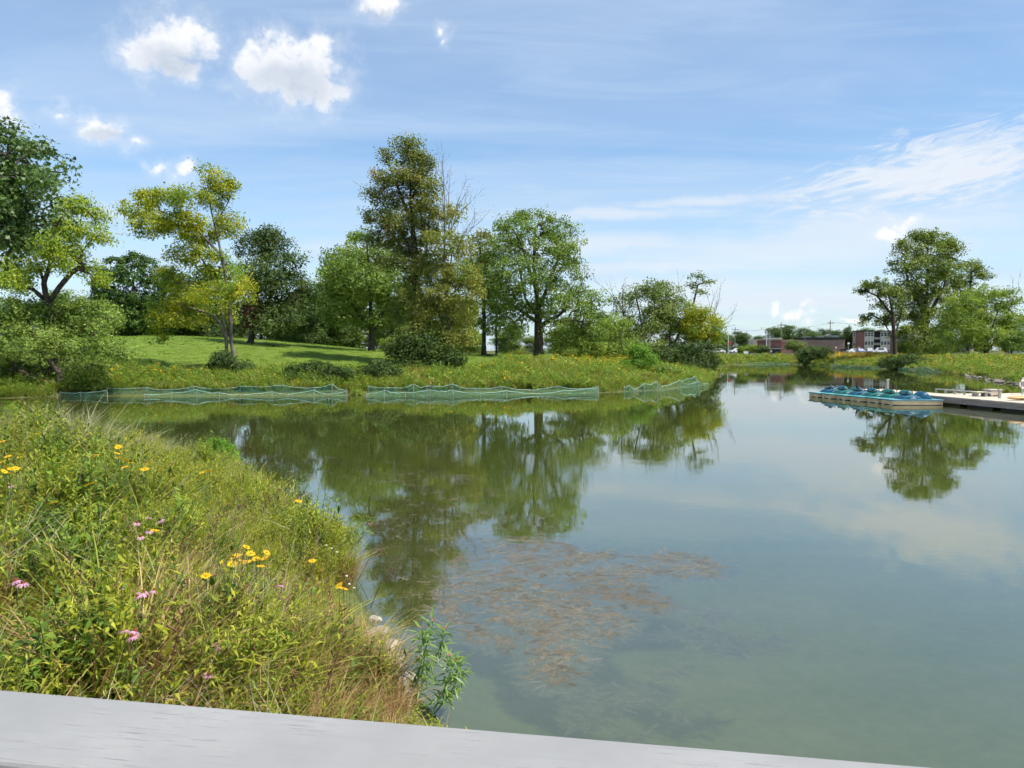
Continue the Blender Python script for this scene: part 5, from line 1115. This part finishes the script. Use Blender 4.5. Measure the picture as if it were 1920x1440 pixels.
# local y runs out along the finger, local x to the right
for i in range(104):
    y0 = -14 + i * 0.215
    x1 = 10.5 if y0 < 2.2 else 1.9
    MB().box(0, y0, DZ - 0.045, x1, y0 + 0.207, DZ).build('plank', M['deck'], dk)
for j, z in enumerate((0.135, 0.30)):  # two boards, one above the other
    for k_ in range(5): MB().box(-0.045, -14 + k_ * 4.47, z, -0.004, -14 + k_ * 4.47 + 4.46, z + 0.158 - 0.02 * (j == 1)).build('fascia_board', M['fascia'], dk)
MB().box(0.0, 8.37, 0.135, 1.9, 8.41, DZ - 0.05).build('fascia_board', M['fascia'], dk)
for k_ in range(9): MB().box(0.1, -13.8 + k_ * 2.45, -0.25, 1.8, -13.8 + k_ * 2.45 + 1.9, 0.20).build('float', M['float'], dk, bevel=0.05)
for k_ in range(7):
    y0 = 1.9 - k_ * 2.2
    MB().box(2.2, y0 - 1.8, -0.25, 10.3, y0, 0.2).build('float', M['float'], dk)
def dock_pt(u, v, z=DZ): return ground(u, v, z)
o = empty('low_rail', dock_pt(1716, 738.5), 'low pale rail along the far edge of the dock', 'rail', rz=R(96.8))
rl = dock_pt(1812, 741.5) - dock_pt(1716, 738.5); L_ = 4.6
o.location = (26.25, 47.6, DZ); o.rotation_euler = (0, 0, R(96.8 - 180))
MB().box(0, -0.05, 0.20, L_, 0.05, 0.26).build('top_bar', M['pale_plastic'], o)
for k_ in range(6): MB().box(k_ * L_ / 5.5, -0.04, 0, k_ * L_ / 5.5 + 0.08, 0.04, 0.2).build('leg', M['galv'], o)
p_ = dock_pt(1852, 743); o = empty('storage_bench', p_, 'pale storage box and bench on the dock', 'bench', rz=R(4))
MB().box(-.05, -.3, .06, .62, .3, .36).build('box', M['deck'], o, bevel=0.02); MB().box(-.12, -.34, .365, .68, .34, .40).build('lid', M['pale_plastic'], o, bevel=0.012)
MB().box(-.85, -.3, .22, -.14, .3, .27).build('seat', M['deck'], o, bevel=0.012)
for x in (-.78, -.25): MB().box(x, -.25, 0, x + .07, .25, .215).build('leg', M['galv'], o)
for x in (0, .5): MB().box(x, -.25, 0, x + .07, .25, .058).build('leg', M['galv'], o)
def bollard(u, v, top, w, label):
    p_ = dock_pt(u, v); h = at(u, top, p_[1])[2] - DZ; o = empty('mooring_post', p_, label, 'post')
    MB().box(-w / 2, -w / 2, 0, w / 2, w / 2, h).build('post', M['galv'], o, bevel=0.01); MB().box(-w * .7, -w * .7, h + .002, w * .7, w * .7, h + .05).build('cap', M['pale_plastic'], o)
bollard(1874, 747, 731, .11, 'grey square post in front of the storage box on the dock'); bollard(1664, 730.6, 712.5, .13, 'pale capped post at the end of the dock behind the boats')
p_ = dock_pt(1917, 740); o = empty('life_ring_post', p_, 'white post holding a life ring at the right edge of the dock', 'post')
MB().box(-.04, -.04, 0, .04, .04, 1.0).build('post', M['pale_plastic'], o); MB().box(-.05, -.03, .96, .5, .03, 1.03).build('arm', M['pale_plastic'], o)
lr = empty('life_ring', p_ + np.array([-0.02, -0.10, 0.62]), 'white life ring hanging on the post at the right edge', 'life ring')
b = MB(); b.tube([(0.22 * math.cos(a), 0, 0.22 * math.sin(a)) for a in np.linspace(0, 2 * math.pi, 25)], 0.05, 8, False); b.build('ring', M['white_paint'] if 'white_paint' in M else M.setdefault('white_paint', plain('white paint', (0.75, 0.74, 0.70), 0.5, 0.4, 0.06)), lr, smooth=True)
for a in (0.8, 2.4, 3.9, 5.5): MB().tube([(0.22 * math.cos(a + t), 0, 0.22 * math.sin(a + t)) for t in (-.12, 0, .12)], 0.054, 8).build('band', M['red'] if 'red' in M else M.setdefault('red', plain('red paint', (0.45, 0.05, 0.04), 0.5, 0.4, 0.1)), lr)
# upturned kayak lying on the dock
M['tan_hull'] = plain('tan kayak hull', (0.50, 0.28, 0.09), 0.4, 0.5, 0.1)
p_ = dock_pt(1925, 750.5); o = empty('kayak', p_, 'tan kayak lying on the dock at the right edge', 'kayak', rz=R(5))
rings = []
for i in range(13):
    t = -1 + i / 6; w = 0.30 * math.sqrt(max(0.004, 1 - t * t)); rings.append([(t * 1.1, w * math.cos(a), 0.13 + 0.11 * math.sqrt(max(0.02, 1 - t * t)) * math.sin(a)) for a in np.linspace(0, 2 * math.pi, 13)[:-1]])
MB().loft(rings).build('hull', M['tan_hull'], o, smooth=True); MB().tube([(-.9, 0, .2), (0, 0, .25), (.9, 0, .2)], .02, 6).build('keel', M['tan_hull'], o)

# ------------------------------------------------------------------ pedal boats
def gloss(name, c, rough=0.45): return plain(name, c, rough, 0.35, 0.10, 2.0)
M['hull'] = gloss('beige boat hull', (0.66, 0.50, 0.30)); M['trim_dark'] = gloss('dark waterline', (0.02, 0.022, 0.02)); M['teal'] = gloss('teal deck', (0.07, 0.27, 0.27)); M['blue'] = gloss('deep blue boat shell', (0.006, 0.075, 0.13)); M['green'] = gloss('sea green boat shell', (0.005, 0.11, 0.085)); M['aqua'] = gloss('aqua deck', (0.11, 0.28, 0.33)); M['lens'] = gloss('white trim', (0.72, 0.76, 0.76))
def pedal_boat(label, loc, rz, shell, deck, L_=2.84, Wd=1.42):
    o = empty('pedal_boat', loc, label, 'pedal boat', 'pedal boats moored at the dock', rz)
    h0 = MB()
    for sgn in (-1, 1):           # two pontoons joined by the tub
        rings = []
        for i in range(9):
            t = i / 8; x = t * L_; e = 0.16 * (max(0, 0.10 - t) / 0.10) ** 1.5 + 0.16 * (max(0, t - 0.90) / 0.10) ** 1.5; yc = sgn * (Wd / 2 - 0.24)
            rings.append([(x, yc - .235 + e * .3, .26), (x, yc - .22 + e * .4, -.10 + e * .5), (x, yc + .22 - e * .4, -.10 + e * .5), (x, yc + .235 - e * .3, .26)])
        h0.loft(rings)
    h0.box(.03, -Wd / 2 + .40, -.06, L_ - .03, Wd / 2 - .40, .255)
    h0.build('hull', M['hull'], o)
    MB().box(.02, -Wd / 2 + .003, -.03, L_ - .02, Wd / 2 - .003, .035).build('waterline_band', M['trim_dark'], o)
    MB().box(-.04, -Wd / 2 - .035, .262, L_ + .04, Wd / 2 + .035, .315).build('deck', M[deck], o, bevel=0.018)
    MB().box(-.045, -Wd / 2 - .042, .250, L_ + .045, Wd / 2 + .042, .261).build('rub_rail', M['trim_dark'], o)
    def hump(nm, x0, x1, hgt_, w, m, pw=0.75, n_=13):
        rings = []
        for i in range(n_):
            t = i / (n_ - 1); hh = hgt_ * math.sin(math.pi * t) ** pw + 0.004; ww = w * (0.80 + 0.20 * math.sin(math.pi * t))
            rings.append([(x0 + (x1 - x0) * t, ww * math.cos(a) * abs(math.cos(a)) ** -0.35 if abs(math.cos(a)) > 1e-3 else 0, .317 + hh * math.sin(a) ** 0.55) for a in np.linspace(0.0, math.pi, 15)])
        return MB().loft(rings, False, False).build(nm, M[m], o, smooth=True)
    hump('cockpit_shell', .62, 1.75, .27, .62, shell, 0.5); hump('console', .95, 1.40, .46, .20, shell, 0.7); hump('paddle_wheel_cover', 1.52, 2.42, .44, .50, shell, 0.85)
    for sgn in (-1, 1):           # trim arches, plain white disc (not a lamp), seat backs
        MB().tube([(.64 + 1.06 * t, sgn * (.60 + .02 * math.sin(math.pi * t)), .33 + .25 * math.sin(math.pi * t) ** .6) for t in np.linspace(0, 1, 13)], .009, 6).build('trim', M['aqua'], o)
        MB().tube([(1.18, sgn * .655, .42), (1.18, sgn * .69, .42)], .03, 10).build('side_disc', M['lens'], o)
        MB().tube([(2.30, sgn * .40, .33), (2.36, sgn * .42, .42), (2.42, sgn * .40, .33)], .014, 6).build('grab_handle', M['lens'], o)
    MB().box(.92, -.40, .565, 1.16, .40, .625).build('foot_well_edge', M['trim_dark'], o, bevel=.02)
    MB().tube([(1.46, .0, .6), (1.46, 0, .72), (1.40, 0, .76)], .02, 6).build('tiller', M['trim_dark'], o)
    MB().tube([(1.02, -.672, .40), (1.30, -.685, .395)], .012, 5).build('name_stripe', M['lens'], o)
    return o
cb = ['blue', 'green', 'green', 'blue', 'green', 'blue']; cd = ['aqua', 'teal', 'teal', 'teal', 'teal', 'aqua']
lb = ['nearest pedal boat with deep blue shell at the dock', 'second nearest pedal boat, sea green shell', 'third nearest pedal boat, sea green shell with teal deck', 'fourth pedal boat from the camera, deep blue shell under the bird', 'fifth pedal boat from the camera, sea green shell', 'farthest pedal boat, deep blue shell at the left end of the row']
ends_px = [(1664, 762), (1637, 756.5), (1604, 754.5), (1577, 751.5), (1550, 749), (1526, 747)]
for i in range(6):
    Y = 43.9 + 1.46 * i; X = (ends_px[i][0] - 960) / FPX * Y
    pedal_boat(lb[i], (X, Y, 0), R(2 * math.sin(i * 1.7)), cb[i], cd[i])
p_ = at(1606, 728, 48.6); o = empty('cormorant', (p_[0], p_[1], 0.62), 'dark water bird perched on the row of pedal boats', 'bird')
M['feather'] = plain('black feathers', (0.02, 0.018, 0.016), 0.6, 0.3, 0.4, 30)
MB().tube([(.10, 0, .0), (.06, 0, .10), (.03, 0, .2), (0, 0, .27), (-.015, 0, .36), (-.02, 0, .42), (-.05, 0, .445)], [.02, .055, .065, .045, .022, .028, .018], 10).build('body', M['feather'], o, smooth=True)
MB().tube([(-.05, 0, .445), (-.11, 0, .45)], [.012, .004], 6).build('beak', M['straw'], o); MB().tube([(.09, 0, .04), (.13, 0, -.08)], [.03, .012], 6).build('tail', M['feather'], o)
MB().tube([(.04, .02, .02), (.03, .02, -.1)], .008, 5).build('leg', M['trim_dark'], o); MB().tube([(.04, -.02, .02), (.03, -.02, -.1)], .008, 5).build('leg', M['trim_dark'], o)

# ------------------------------------------------------------------ railing in front of the camera
def rail_mat():
    m, n, o = mat('grey painted rail'); pos = opos(n)
    f, _ = n.noise(n.vmath('MULTIPLY', pos, (3, 60, 60)), 2.0, 8, 0.7); f2, _ = n.noise(n.vmath('MULTIPLY', pos, (14, 260, 260)), 1.0, 5, 0.7); f3, _ = n.noise(pos, 5, 4, 0.6); f4, _ = n.noise(pos, 60, 5, 0.7)
    c = n.mixc(n.step(f3, 0.3, 0.7), (0.235, 0.232, 0.224), (0.285, 0.281, 0.271))
    c = n.mixc(n.math('MULTIPLY', n.step(f, 0.52, 0.68), 0.22), c, (0.19, 0.195, 0.205))
    scr = n.math('MULTIPLY', n.step(f2, 0.585, 0.625), n.step(f3, 0.45, 0.58)); c = n.mixc(n.math('MULTIPLY', scr, 0.5), c, (0.11, 0.105, 0.10))
    spk = n.step(f4, 0.66, 0.70); c = n.mixc(n.math('MULTIPLY', spk, 0.6), c, (0.22, 0.21, 0.2))
    p = principled(n, c, 0.5, 0.35); h = n.math('ADD', n.math('MULTIPLY', f, 0.5), n.math('ADD', n.math('MULTIPLY', scr, -1.0), n.math('MULTIPLY', f3, 0.6)))
    n.l.new(bump(n, h, 0.35, 0.0015), p.inputs['Normal']); n.l.new(p.outputs[0], o.inputs[0]); return m
M['rail'] = rail_mat()
RZ = 2.58
A = ground(0, 1290, RZ); B = ground(1815, 1440, RZ); dv = (B - A) / np.linalg.norm(B - A); rz = math.atan2(dv[1], dv[0])
o = empty('boardwalk_railing', (A[0], A[1], 0), 'grey painted wooden railing across the bottom of the view', 'railing', rz=rz)
RW = 0.150
MB().box(-2.6, -RW, RZ - 0.038, 3.6, 0, RZ).build('cap_rail', M['rail'], o, bevel=0.009, seg=4)
MB().box(-2.6, -RW / 2 - 0.019, RZ - 0.18, 3.6, -RW / 2 + 0.019, RZ - 0.041).build('upper_rail', M['rail'], o); MB().box(-2.6, -RW / 2 - 0.019, 1.62, 3.6, -RW / 2 + 0.019, 1.71).build('lower_rail', M['rail'], o)
for x in (-2.4, -0.5, 1.4, 3.3): MB().box(x, -RW / 2 - 0.045, 1.0, x + 0.09, -RW / 2 - 0.0215 + 0.065, RZ - 0.041).build('post', M['rail'], o, bevel=0.004)
for i in range(44): MB().box(-2.5 + i * 0.14, -RW / 2 - 0.054, 1.60, -2.5 + i * 0.14 + 0.034, -RW / 2 - 0.0195, RZ - 0.06).build('baluster', M['rail'], o)
bd = empty('boardwalk', (A[0], A[1], 0), rz=rz); tag(bd, kind='structure')
for i in range(44): MB().box(-2.6 + i * 0.145, -2.6, 1.44, -2.6 + i * 0.145 + 0.138, 0.05, 1.48).build('plank', M['fascia'], bd)
for y in (-2.4, -1.2, -0.1):
    MB().box(-2.6, y, 1.24, 3.7, y + 0.09, 1.437).build('beam', M['fascia'], bd)
    for x in (-2.3, 0.6, 3.4): MB().box(x, y - 0.02, -1.2, x + 0.14, y + 0.11, 1.237).build('pile', M['fascia'], bd)

# ------------------------------------------------------------------ far buildings
def brick_mat(name, a, b, mort, sc=2.6):
    m, n, o = mat(name); t = n.node('ShaderNodeTexBrick'); t.inputs['Scale'].default_value = sc; t.inputs['Mortar Size'].default_value = 0.02
    mp_ = n.node('ShaderNodeMapping'); mp_.inputs['Rotation'].default_value = (R(90), 0, 0); n.l.new(opos(n), mp_.inputs[0]); n.l.new(mp_.outputs[0], t.inputs[0])
    t.inputs['Color1'].default_value = (*a, 1); t.inputs['Color2'].default_value = (*b, 1); t.inputs['Mortar'].default_value = (*mort, 1)
    f, _ = n.noise(opos(n), 0.6, 4, 0.6); c = n.mixc(n.math('MULTIPLY', n.step(f, .3, .7), 0.25), t.outputs[0], tuple(x * .6 for x in a))
    p = principled(n, c, 0.85, 0.2); n.l.new(p.outputs[0], o.inputs[0]); return m
M['brick'] = brick_mat('red brown brick', (0.29, 0.12, 0.10), (0.35, 0.155, 0.125), (0.22, 0.17, 0.15)); M['brick_pale'] = brick_mat('pale brown brick', (0.38, 0.225, 0.175), (0.44, 0.26, 0.21), (0.27, 0.21, 0.18))
M['tan'] = plain('tan stone', (0.42, 0.36, 0.29), 0.8, 0.2); M['cream'] = plain('cream panels', (0.62, 0.58, 0.49), 0.7, 0.3); M['roof_dark'] = plain('dark roof edge', (0.04, 0.038, 0.036), 0.7, 0.3); M['glass'] = plain('dark window glass', (0.025, 0.03, 0.035), 0.08, 0.6, 0.2); M['black'] = plain('black', (0.012, 0.012, 0.012), 0.6, 0.3); M['concrete'] = plain('concrete', (0.34, 0.33, 0.30), 0.8, 0.2)
class Facade:
    """boxes placed in the plane of a far facade; x, z from the photograph at depth d"""
    def __init__(s, name, label, cat, u, d):
        s.d = d; s.o = at(u, 660, d); s.z0 = float(terrain(s.o[0], s.o[1])) - 0.1; s.e = empty(name, (s.o[0], s.o[1], s.z0), label, cat)
        ph = math.atan2(s.o[0], s.o[1]); s.e.rotation_euler = (0, 0, -ph); s.e.scale = (math.cos(ph), 1, 1)   # turned to face the pond
    def xz(s, u, v): p_ = at(u, v, s.d); return p_[0] - s.o[0], p_[2] - s.z0
    def box(s, nm, u0, v0, u1, v1, y0, y1, m, parent=None):
        x0, z1 = s.xz(u0, v0); x1, z0 = s.xz(u1, v1); z0 = max(z0, 0.0); return MB().box(x0, y0, z0, x1, y1, z1).build(nm, M[m], parent or s.e)
    def window(s, u0, v0, u1, v1, y=-0.06, fr='white_paint', bars=True):
        w = s.box('window', u0, v0, u1, v1, y - .05, y + 0.02, fr)
        du, dv = (u1 - u0) * .10, (v1 - v0) * .09; mid = (v0 + v1) / 2
        for a, b in ((v0 + dv, mid - dv / 2), (mid + dv / 2, v1 - dv)): s.box('pane', u0 + du, a, u1 - du, b, y - .075, y - .052, 'glass', w)
        return w
F_ = Facade('brick_store', 'low brown brick store with oval emblem across the pond', 'store', 1490, 240)
F_.box('wall', 1418, 638, 1466, 668, 0, 18, 'brick'); F_.box('wing_wall', 1466.1, 637, 1582, 668, 1.2, 20, 'brick_pale'); F_.box('pylon_wall', 1402, 636, 1417.9, 668, -1.2, 3, 'tan')
F_.box('parapet', 1418, 635.8, 1466, 637.9, -.3, 18.2, 'tan'); F_.box('white_canopy_line', 1430, 633.6, 1466, 635.2, -.9, -.35, 'white_paint'); F_.box('roof_edge', 1488, 632.6, 1583, 636.6, 1.0, 20.2, 'roof_dark'); F_.box('stone_band', 1466.2, 639.2, 1582, 640.0, 1.12, 1.19, 'tan')
for k_ in range(5): F_.box('brick_course', 1419, 639.6 + k_ * 2.3, 1465.5, 640.2 + k_ * 2.3, -.08, -.003, 'roof_dark' if False else 'brick')
F_.box('canopy', 1443, 652.2, 1465, 654.4, -2.4, -.004, 'concrete'); F_.box('entrance', 1446, 654.6, 1463, 668, -.06, -.004, 'glass'); F_.box('painted_lintel_shadow', 1444, 651.0, 1465, 652.0, -.5, -.004, 'roof_dark')  # last box: solid dark bar painting a shadow line under the lintel
for k_, (u0, u1, v0, v1) in enumerate([(1532, 1546, 629.5, 632.3), (1512, 1522, 630.5, 632.3), (1560, 1572, 628.6, 632.3)]): F_.box('roof_unit', u0, v0, u1, v1, 5, 8, 'galv')
x, z = F_.xz(1409.5, 643.3)
def disc(nm, rx, rz_, y, m, par): 
    MB().prism([(x + rx * math.cos(a), z + rz_ * math.sin(a)) for a in np.linspace(0, 2 * math.pi, 29)[:-1]], y - .05, y).build(nm, M[m], par)
em = empty('emblem_mount', (0, 0, 0)); bpy.data.objects.remove(em)
disc('emblem', .40 * 1.05, .70, -1.21, 'white_paint', F_.e); disc('emblem_ring', .31 * 1.05, .58, -1.265, 'black', F_.e); x -= 0.02; z += .04; disc('emblem_mark', .15, .28, -1.32, 'white_paint', F_.e)
F_ = Facade('apartment_block', 'three storey red brick apartment block with cream window bays', 'apartment block', 1640, 252)
F_.box('wall', 1598.5, 621.5, 1712, 672, 0, 12, 'tan'); F_.box('roof', 1598, 619.9, 1713, 621.4, -.4, 12.5, 'roof_dark')
F_.box('brick_panel', 1604, 621.8, 1620, 672, -.22, -.003, 'brick'); F_.box('brick_panel', 1669, 621.8, 1676, 672, -.22, -.003, 'brick'); F_.box('brick_band', 1604, 638.2, 1620, 638.8, -.26, -.223, 'brick_pale')
for (b0, b1) in ((1621, 1638), (1651, 1668.5), (1677, 1694)):
    F_.box('bay_panel', b0, 622.0, b1, 672, -.12, -.003, 'cream')
    for k_ in range(3):
        w_ = (b1 - b0) / 3; u0 = b0 + k_ * w_ + .35; u1 = b0 + (k_ + 1) * w_ - .35
        for (v0, v1) in ((623, 631.2), (639.6, 646.8), (655.6, 662.5)): F_.window(u0, v0, u1, v1, -.12)
        F_.box('mullion', b0 + k_ * w_ - .12, 631.6, b0 + k_ * w_ + .12, 639.2, -.17, -.122, 'white_paint')
for (v0, v1) in ((623, 631.2), (642, 647.5)): F_.window(1599.3, v0, 1603.4, v1, 0)
F_.box('painted_recess_shade', 1639, 622.2, 1650, 672, -.03, -.003, 'black')  # flat black sheet on the wall paints the shade of the balcony recess
for v in (635.8, 646.4): F_.box('balcony_floor', 1638.6, v, 1650.4, v + .8, -.9, -.04, 'concrete'); F_.box('balcony_parapet', 1638.8, v - 3.4, 1650.2, v - .1, -.92, -.84, 'tan')
F_.box('entrance_sign', 1609, 650.0, 1613, 656, -.40, -.23, 'white_paint')
F_ = Facade('white_house', 'white sided house half hidden by the trees at the right edge', 'house', 1900, 178)
F_.box('wall', 1884, 624, 1935, 672, 0, 9, 'white_paint'); F_.window(1891, 616.5 + 10, 1898, 630, -.02); F_.window(1889, 615, 1902, 627, -.02)
x0, z0 = F_.xz(1880, 624); x1, _ = F_.xz(1940, 624); xm, zm = F_.xz(1908, 604)
MB().prism([(x0, z0), (x1, z0), (xm, zm)], -.15, -.003).build('gable', M['cream'], F_.e)
MB().add([(x0 - .4, -.6, z0 - .3), (xm, -.6, zm + .15), (xm, 9.6, zm + .15), (x0 - .4, 9.6, z0 - .3), (x0 - .4, -.6, z0 - .1), (xm, -.6, zm + .35), (xm, 9.6, zm + .35), (x0 - .4, 9.6, z0 - .1)], [(0, 1, 2, 3), (7, 6, 5, 4), (0, 4, 5, 1), (1, 5, 6, 2), (2, 6, 7, 3), (3, 7, 4, 0)]).build('roof', M['roof_dark'], F_.e)
F_.box('garage_door', 1886, 644, 1899, 672, -.06, -.003, 'cream')
F_ = Facade('white_cottage', 'small white house glimpsed through the leaves at far left', 'house', 45, 128)
F_.box('wall', 20, 628, 66, 660, 0, 7, 'white_paint'); F_.box('roof', 16, 618, 70, 627.8, -.5, 7.5, 'roof_dark'); F_.window(30, 634, 37, 645, -.02)
# road behind the far bank
rp = [(-40, 196), (140, 196), (140, 236), (-40, 236)]
xs_ = np.linspace(30, 150, 40); V, F = [], []
for x in xs_:
    for y in (206, 213, 220, 228): V.append((x, y, float(terrain(x, y)) + 0.05))
for i in range(len(xs_) - 1):
    for j in range(3): F.append((i * 4 + j, (i + 1) * 4 + j, (i + 1) * 4 + j + 1, i * 4 + j + 1))
tag(link('parking_lot', np_mesh('parking_lot', V, np.array(F), plain('asphalt', (0.06, 0.06, 0.06), 0.9, 0.2))), kind='structure')
# cars
M['tyre'] = plain('tyre rubber', (0.015, 0.015, 0.015), 0.8, 0.2)
def car(label, u, d, m, rz=0.0, suv=False):
    p_ = at(u, 660, d); z = float(terrain(p_[0], p_[1])) + 0.06; o = empty('parked_car', (p_[0], p_[1], z), label, 'car', 'cars parked across the pond', rz)
    hgt_ = 1.7 if suv else 1.45; body = [(-2.2, .35), (-2.2, .8), (-2.0, .95), (-.95, 1.0), (1.55, 1.0), (2.1, .9), (2.2, .6), (2.2, .35)]
    MB().prism(body, -.85, .85).build('body', M[m], o, bevel=.05); cab = [(-1.0, 1.0), (-.45, hgt_ - .04), (-.3, hgt_), (.95, hgt_), (1.1, hgt_ - .04), (1.6, 1.0)] if not suv else [(-.9, 1.0), (-.45, hgt_ - .04), (-.3, hgt_), (1.7, hgt_), (1.85, hgt_ - .06), (2.0, 1.0)]
    MB().prism(cab, -.74, .74).build('cabin', M[m], o, bevel=.04)
    for sg in (-1, 1):
        y0, y1 = (-.765, -.742) if sg < 0 else (.742, .765); MB().prism([(-.72, 1.05), (-.35, hgt_ - .1), (.3, hgt_ - .1), (.3, 1.05)], y0, y1).build('window', M['glass'], o); MB().prism([(.4, 1.05), (.4, hgt_ - .1), (.92, hgt_ - .1), (1.3, 1.05)], y0, y1).build('window', M['glass'], o)
        for x in (-1.35, 1.35): 
            w = MB().tube([(x, sg * .70, .33), (x, sg * .88, .33)], .33, 16).build('wheel', M['tyre'], o); MB().tube([(x, sg * .885, .33), (x, sg * .895, .33)], .19, 12).build('rim', M['galv'], w)
        MB().box(-2.235, sg * .6 - .15, .68, -2.19, sg * .6 + .15, .82).build('headlight', M['lens'], o)
M['car_white'] = gloss('white car paint', (0.72, 0.72, 0.72), .25); M['car_silver'] = gloss('silver car paint', (0.38, 0.40, 0.42), .25); M['car_dark'] = gloss('dark car paint', (0.03, 0.035, 0.05), .25); M['car_lav'] = gloss('pale blue car paint', (0.32, 0.34, 0.48), .25)
car('white car parked left of the apartment entrance', 1601, 232, 'car_white', R(8)); car('pale blue car parked by the apartment entrance', 1613, 230, 'car_lav', R(80)); car('dark car parked left of the globe lamp', 1580, 233, 'car_dark'); car('silver car parked below the right window bay', 1630, 231, 'car_silver', R(75), True); car('white van like car parked near the sparse limbed tree', 1648, 229, 'car_white', 0, True)
car('white car parked at the left by the red sign', 1382, 222, 'car_white', R(10)); car('grey car parked before the brick store', 1432, 224, 'car_silver', R(5)); car('white car at the far left behind the yellow tree', 1345, 224, 'car_white')

# ------------------------------------------------------------------ poles, signs, lamps
M['pole_wood'] = bark_mat('weathered pole', (0.14, 0.12, 0.10), (0.26, 0.23, 0.19), 3)
def pole(u, top, d, label, cross=True, r=.16, m='pole_wood', name='utility_pole', cat='pole'):
    p_ = at(u, 660, d); z = float(terrain(p_[0], p_[1])); h = at(u, top, d)[2] - z; o = empty(name, (p_[0], p_[1], z - .1), label, cat)
    MB().tube([(0, 0, 0), (0, 0, h)], [r, r * .7], 8).build('pole', M[m], o)
    if cross:
        MB().box(-1.15, -.27, h - 1.0, 1.15, -.15, h - .82).build('crossarm', M['pole_wood'], o)
        for x in (-1.05, -.5, .5, 1.05): MB().tube([(x, -.21, h - .81), (x, -.21, h - .62)], .06, 6).build('insulator', M['galv'], o)
    return o, p_, z + h
tops = []
for (u, t, d, lb_) in [(1378, 613, 262, 'utility pole with crossarm at the left above the red sign'), (1464, 604, 246, 'utility pole with crossarm in front of the brick store'), (1556, 600, 246, 'tallest utility pole left of the dark tree')]:
    o, p_, zt = pole(u, t, d, lb_); tops.append(Vector((p_[0], p_[1], zt - .7)))
M['cable'] = plain('cable', (0.03, 0.03, 0.03), .6, .3)
for i, (a, b, lb_) in enumerate([(tops[0], tops[1], 'overhead cable between the left two utility poles'), (tops[1], tops[2], 'overhead cable between the right two utility poles'), (tops[2], Vector((tops[2].x + 60, tops[2].y + 8, tops[2].z)), 'overhead cable running right from the tallest pole')]):
    o = MB().tube([a.lerp(b, t) - Vector((0, .2, 1.2 * 4 * t * (1 - t))) for t in np.linspace(0, 1, 15)], .03, 4).build('overhead_cable', M['cable']); tag(o, lb_, 'cable')
pole(1437, 619, 226, 'bright white pole in front of the brick store', False, .13, 'white_paint', 'flag_pole'); 
o, p_, zt = pole(1441.5, 613.5, 228, 'grey street light pole with long arm before the store', False, .12, 'galv', 'street_lamp', 'street lamp'); h = zt - o.location.z; MB().tube([(0, 0, h - .4), (-1.0, 0, h - .15), (-1.8, 0, h - .2)], .05, 6).build('arm', M['galv'], o); MB().box(-2.5, -.15, h - .32, -1.75, .15, h - .16).build('lamp_head', M['galv'], o, bevel=.03)
pole(1443.5, 621, 227, 'grey thin pole right of the street light', False, .11, 'galv', 'pole'); pole(1508.5, 629, 236, 'short brown utility pole before the store wing', False, .15)
pole(1365.2, 624, 232, 'white pole left of the red sign', False, .10, 'white_paint', 'pole')
def sign(label, u, v0, v1, w_px, d, m, shape='rect', name='sign'):
    p_ = at(u, 660, d); z = float(terrain(p_[0], p_[1])); zt, zb = at(u, v0, d)[2] - z, at(u, v1, d)[2] - z; w = w_px * d / FPX; o = empty(name, (p_[0], p_[1], z), label, 'sign')
    MB().tube([(0, .08, -.1), (0, .08, zt)], .05, 6).build('post', M['galv'], o)
    if shape == 'rect': MB().box(-w / 2, -.04, zb, w / 2, .01, zt).build('panel', M[m], o)
    else: c_ = (zt + zb) / 2; MB().prism([(-w / 2, c_), (0, zb), (w / 2, c_), (0, zt)], -.04, .01).build('panel', M[m], o)
    return o
M['sign_red'] = plain('red sign', (0.42, 0.05, 0.06), .5, .4); M['sign_yellow'] = plain('yellow sign', (0.72, 0.62, 0.01), .5, .4)
sign('red square sign beside the white pole', 1368.2, 640.5, 646.5, 5.2, 231, 'sign_red'); sign('upright yellow diamond sign at the foot of the street light', 1440.8, 652, 662, 4.2, 222, 'sign_yellow', 'diamond'); sign('small white sign left of the apartment block', 1567.3, 650, 653, 2.6, 230, 'white_paint'); sign('white utility box sign panel left of the store', 1398.5, 658.5, 664.5, 8.5, 214, 'white_paint')
o, p_, zt = pole(1590.5, 646, 226, 'white globe lamp on a post before the apartment block', False, .14, 'concrete', 'globe_lamp', 'street lamp'); h = zt - o.location.z
me = bpy.data.meshes.new('globe'); bm = bmesh.new(); bmesh.ops.create_uvsphere(bm, u_segments=14, v_segments=10, radius=.32); bm.to_mesh(me); bm.free(); me.materials.append(M['white_paint']); g_ = link('globe', me, o, (0, 0, h + .25))
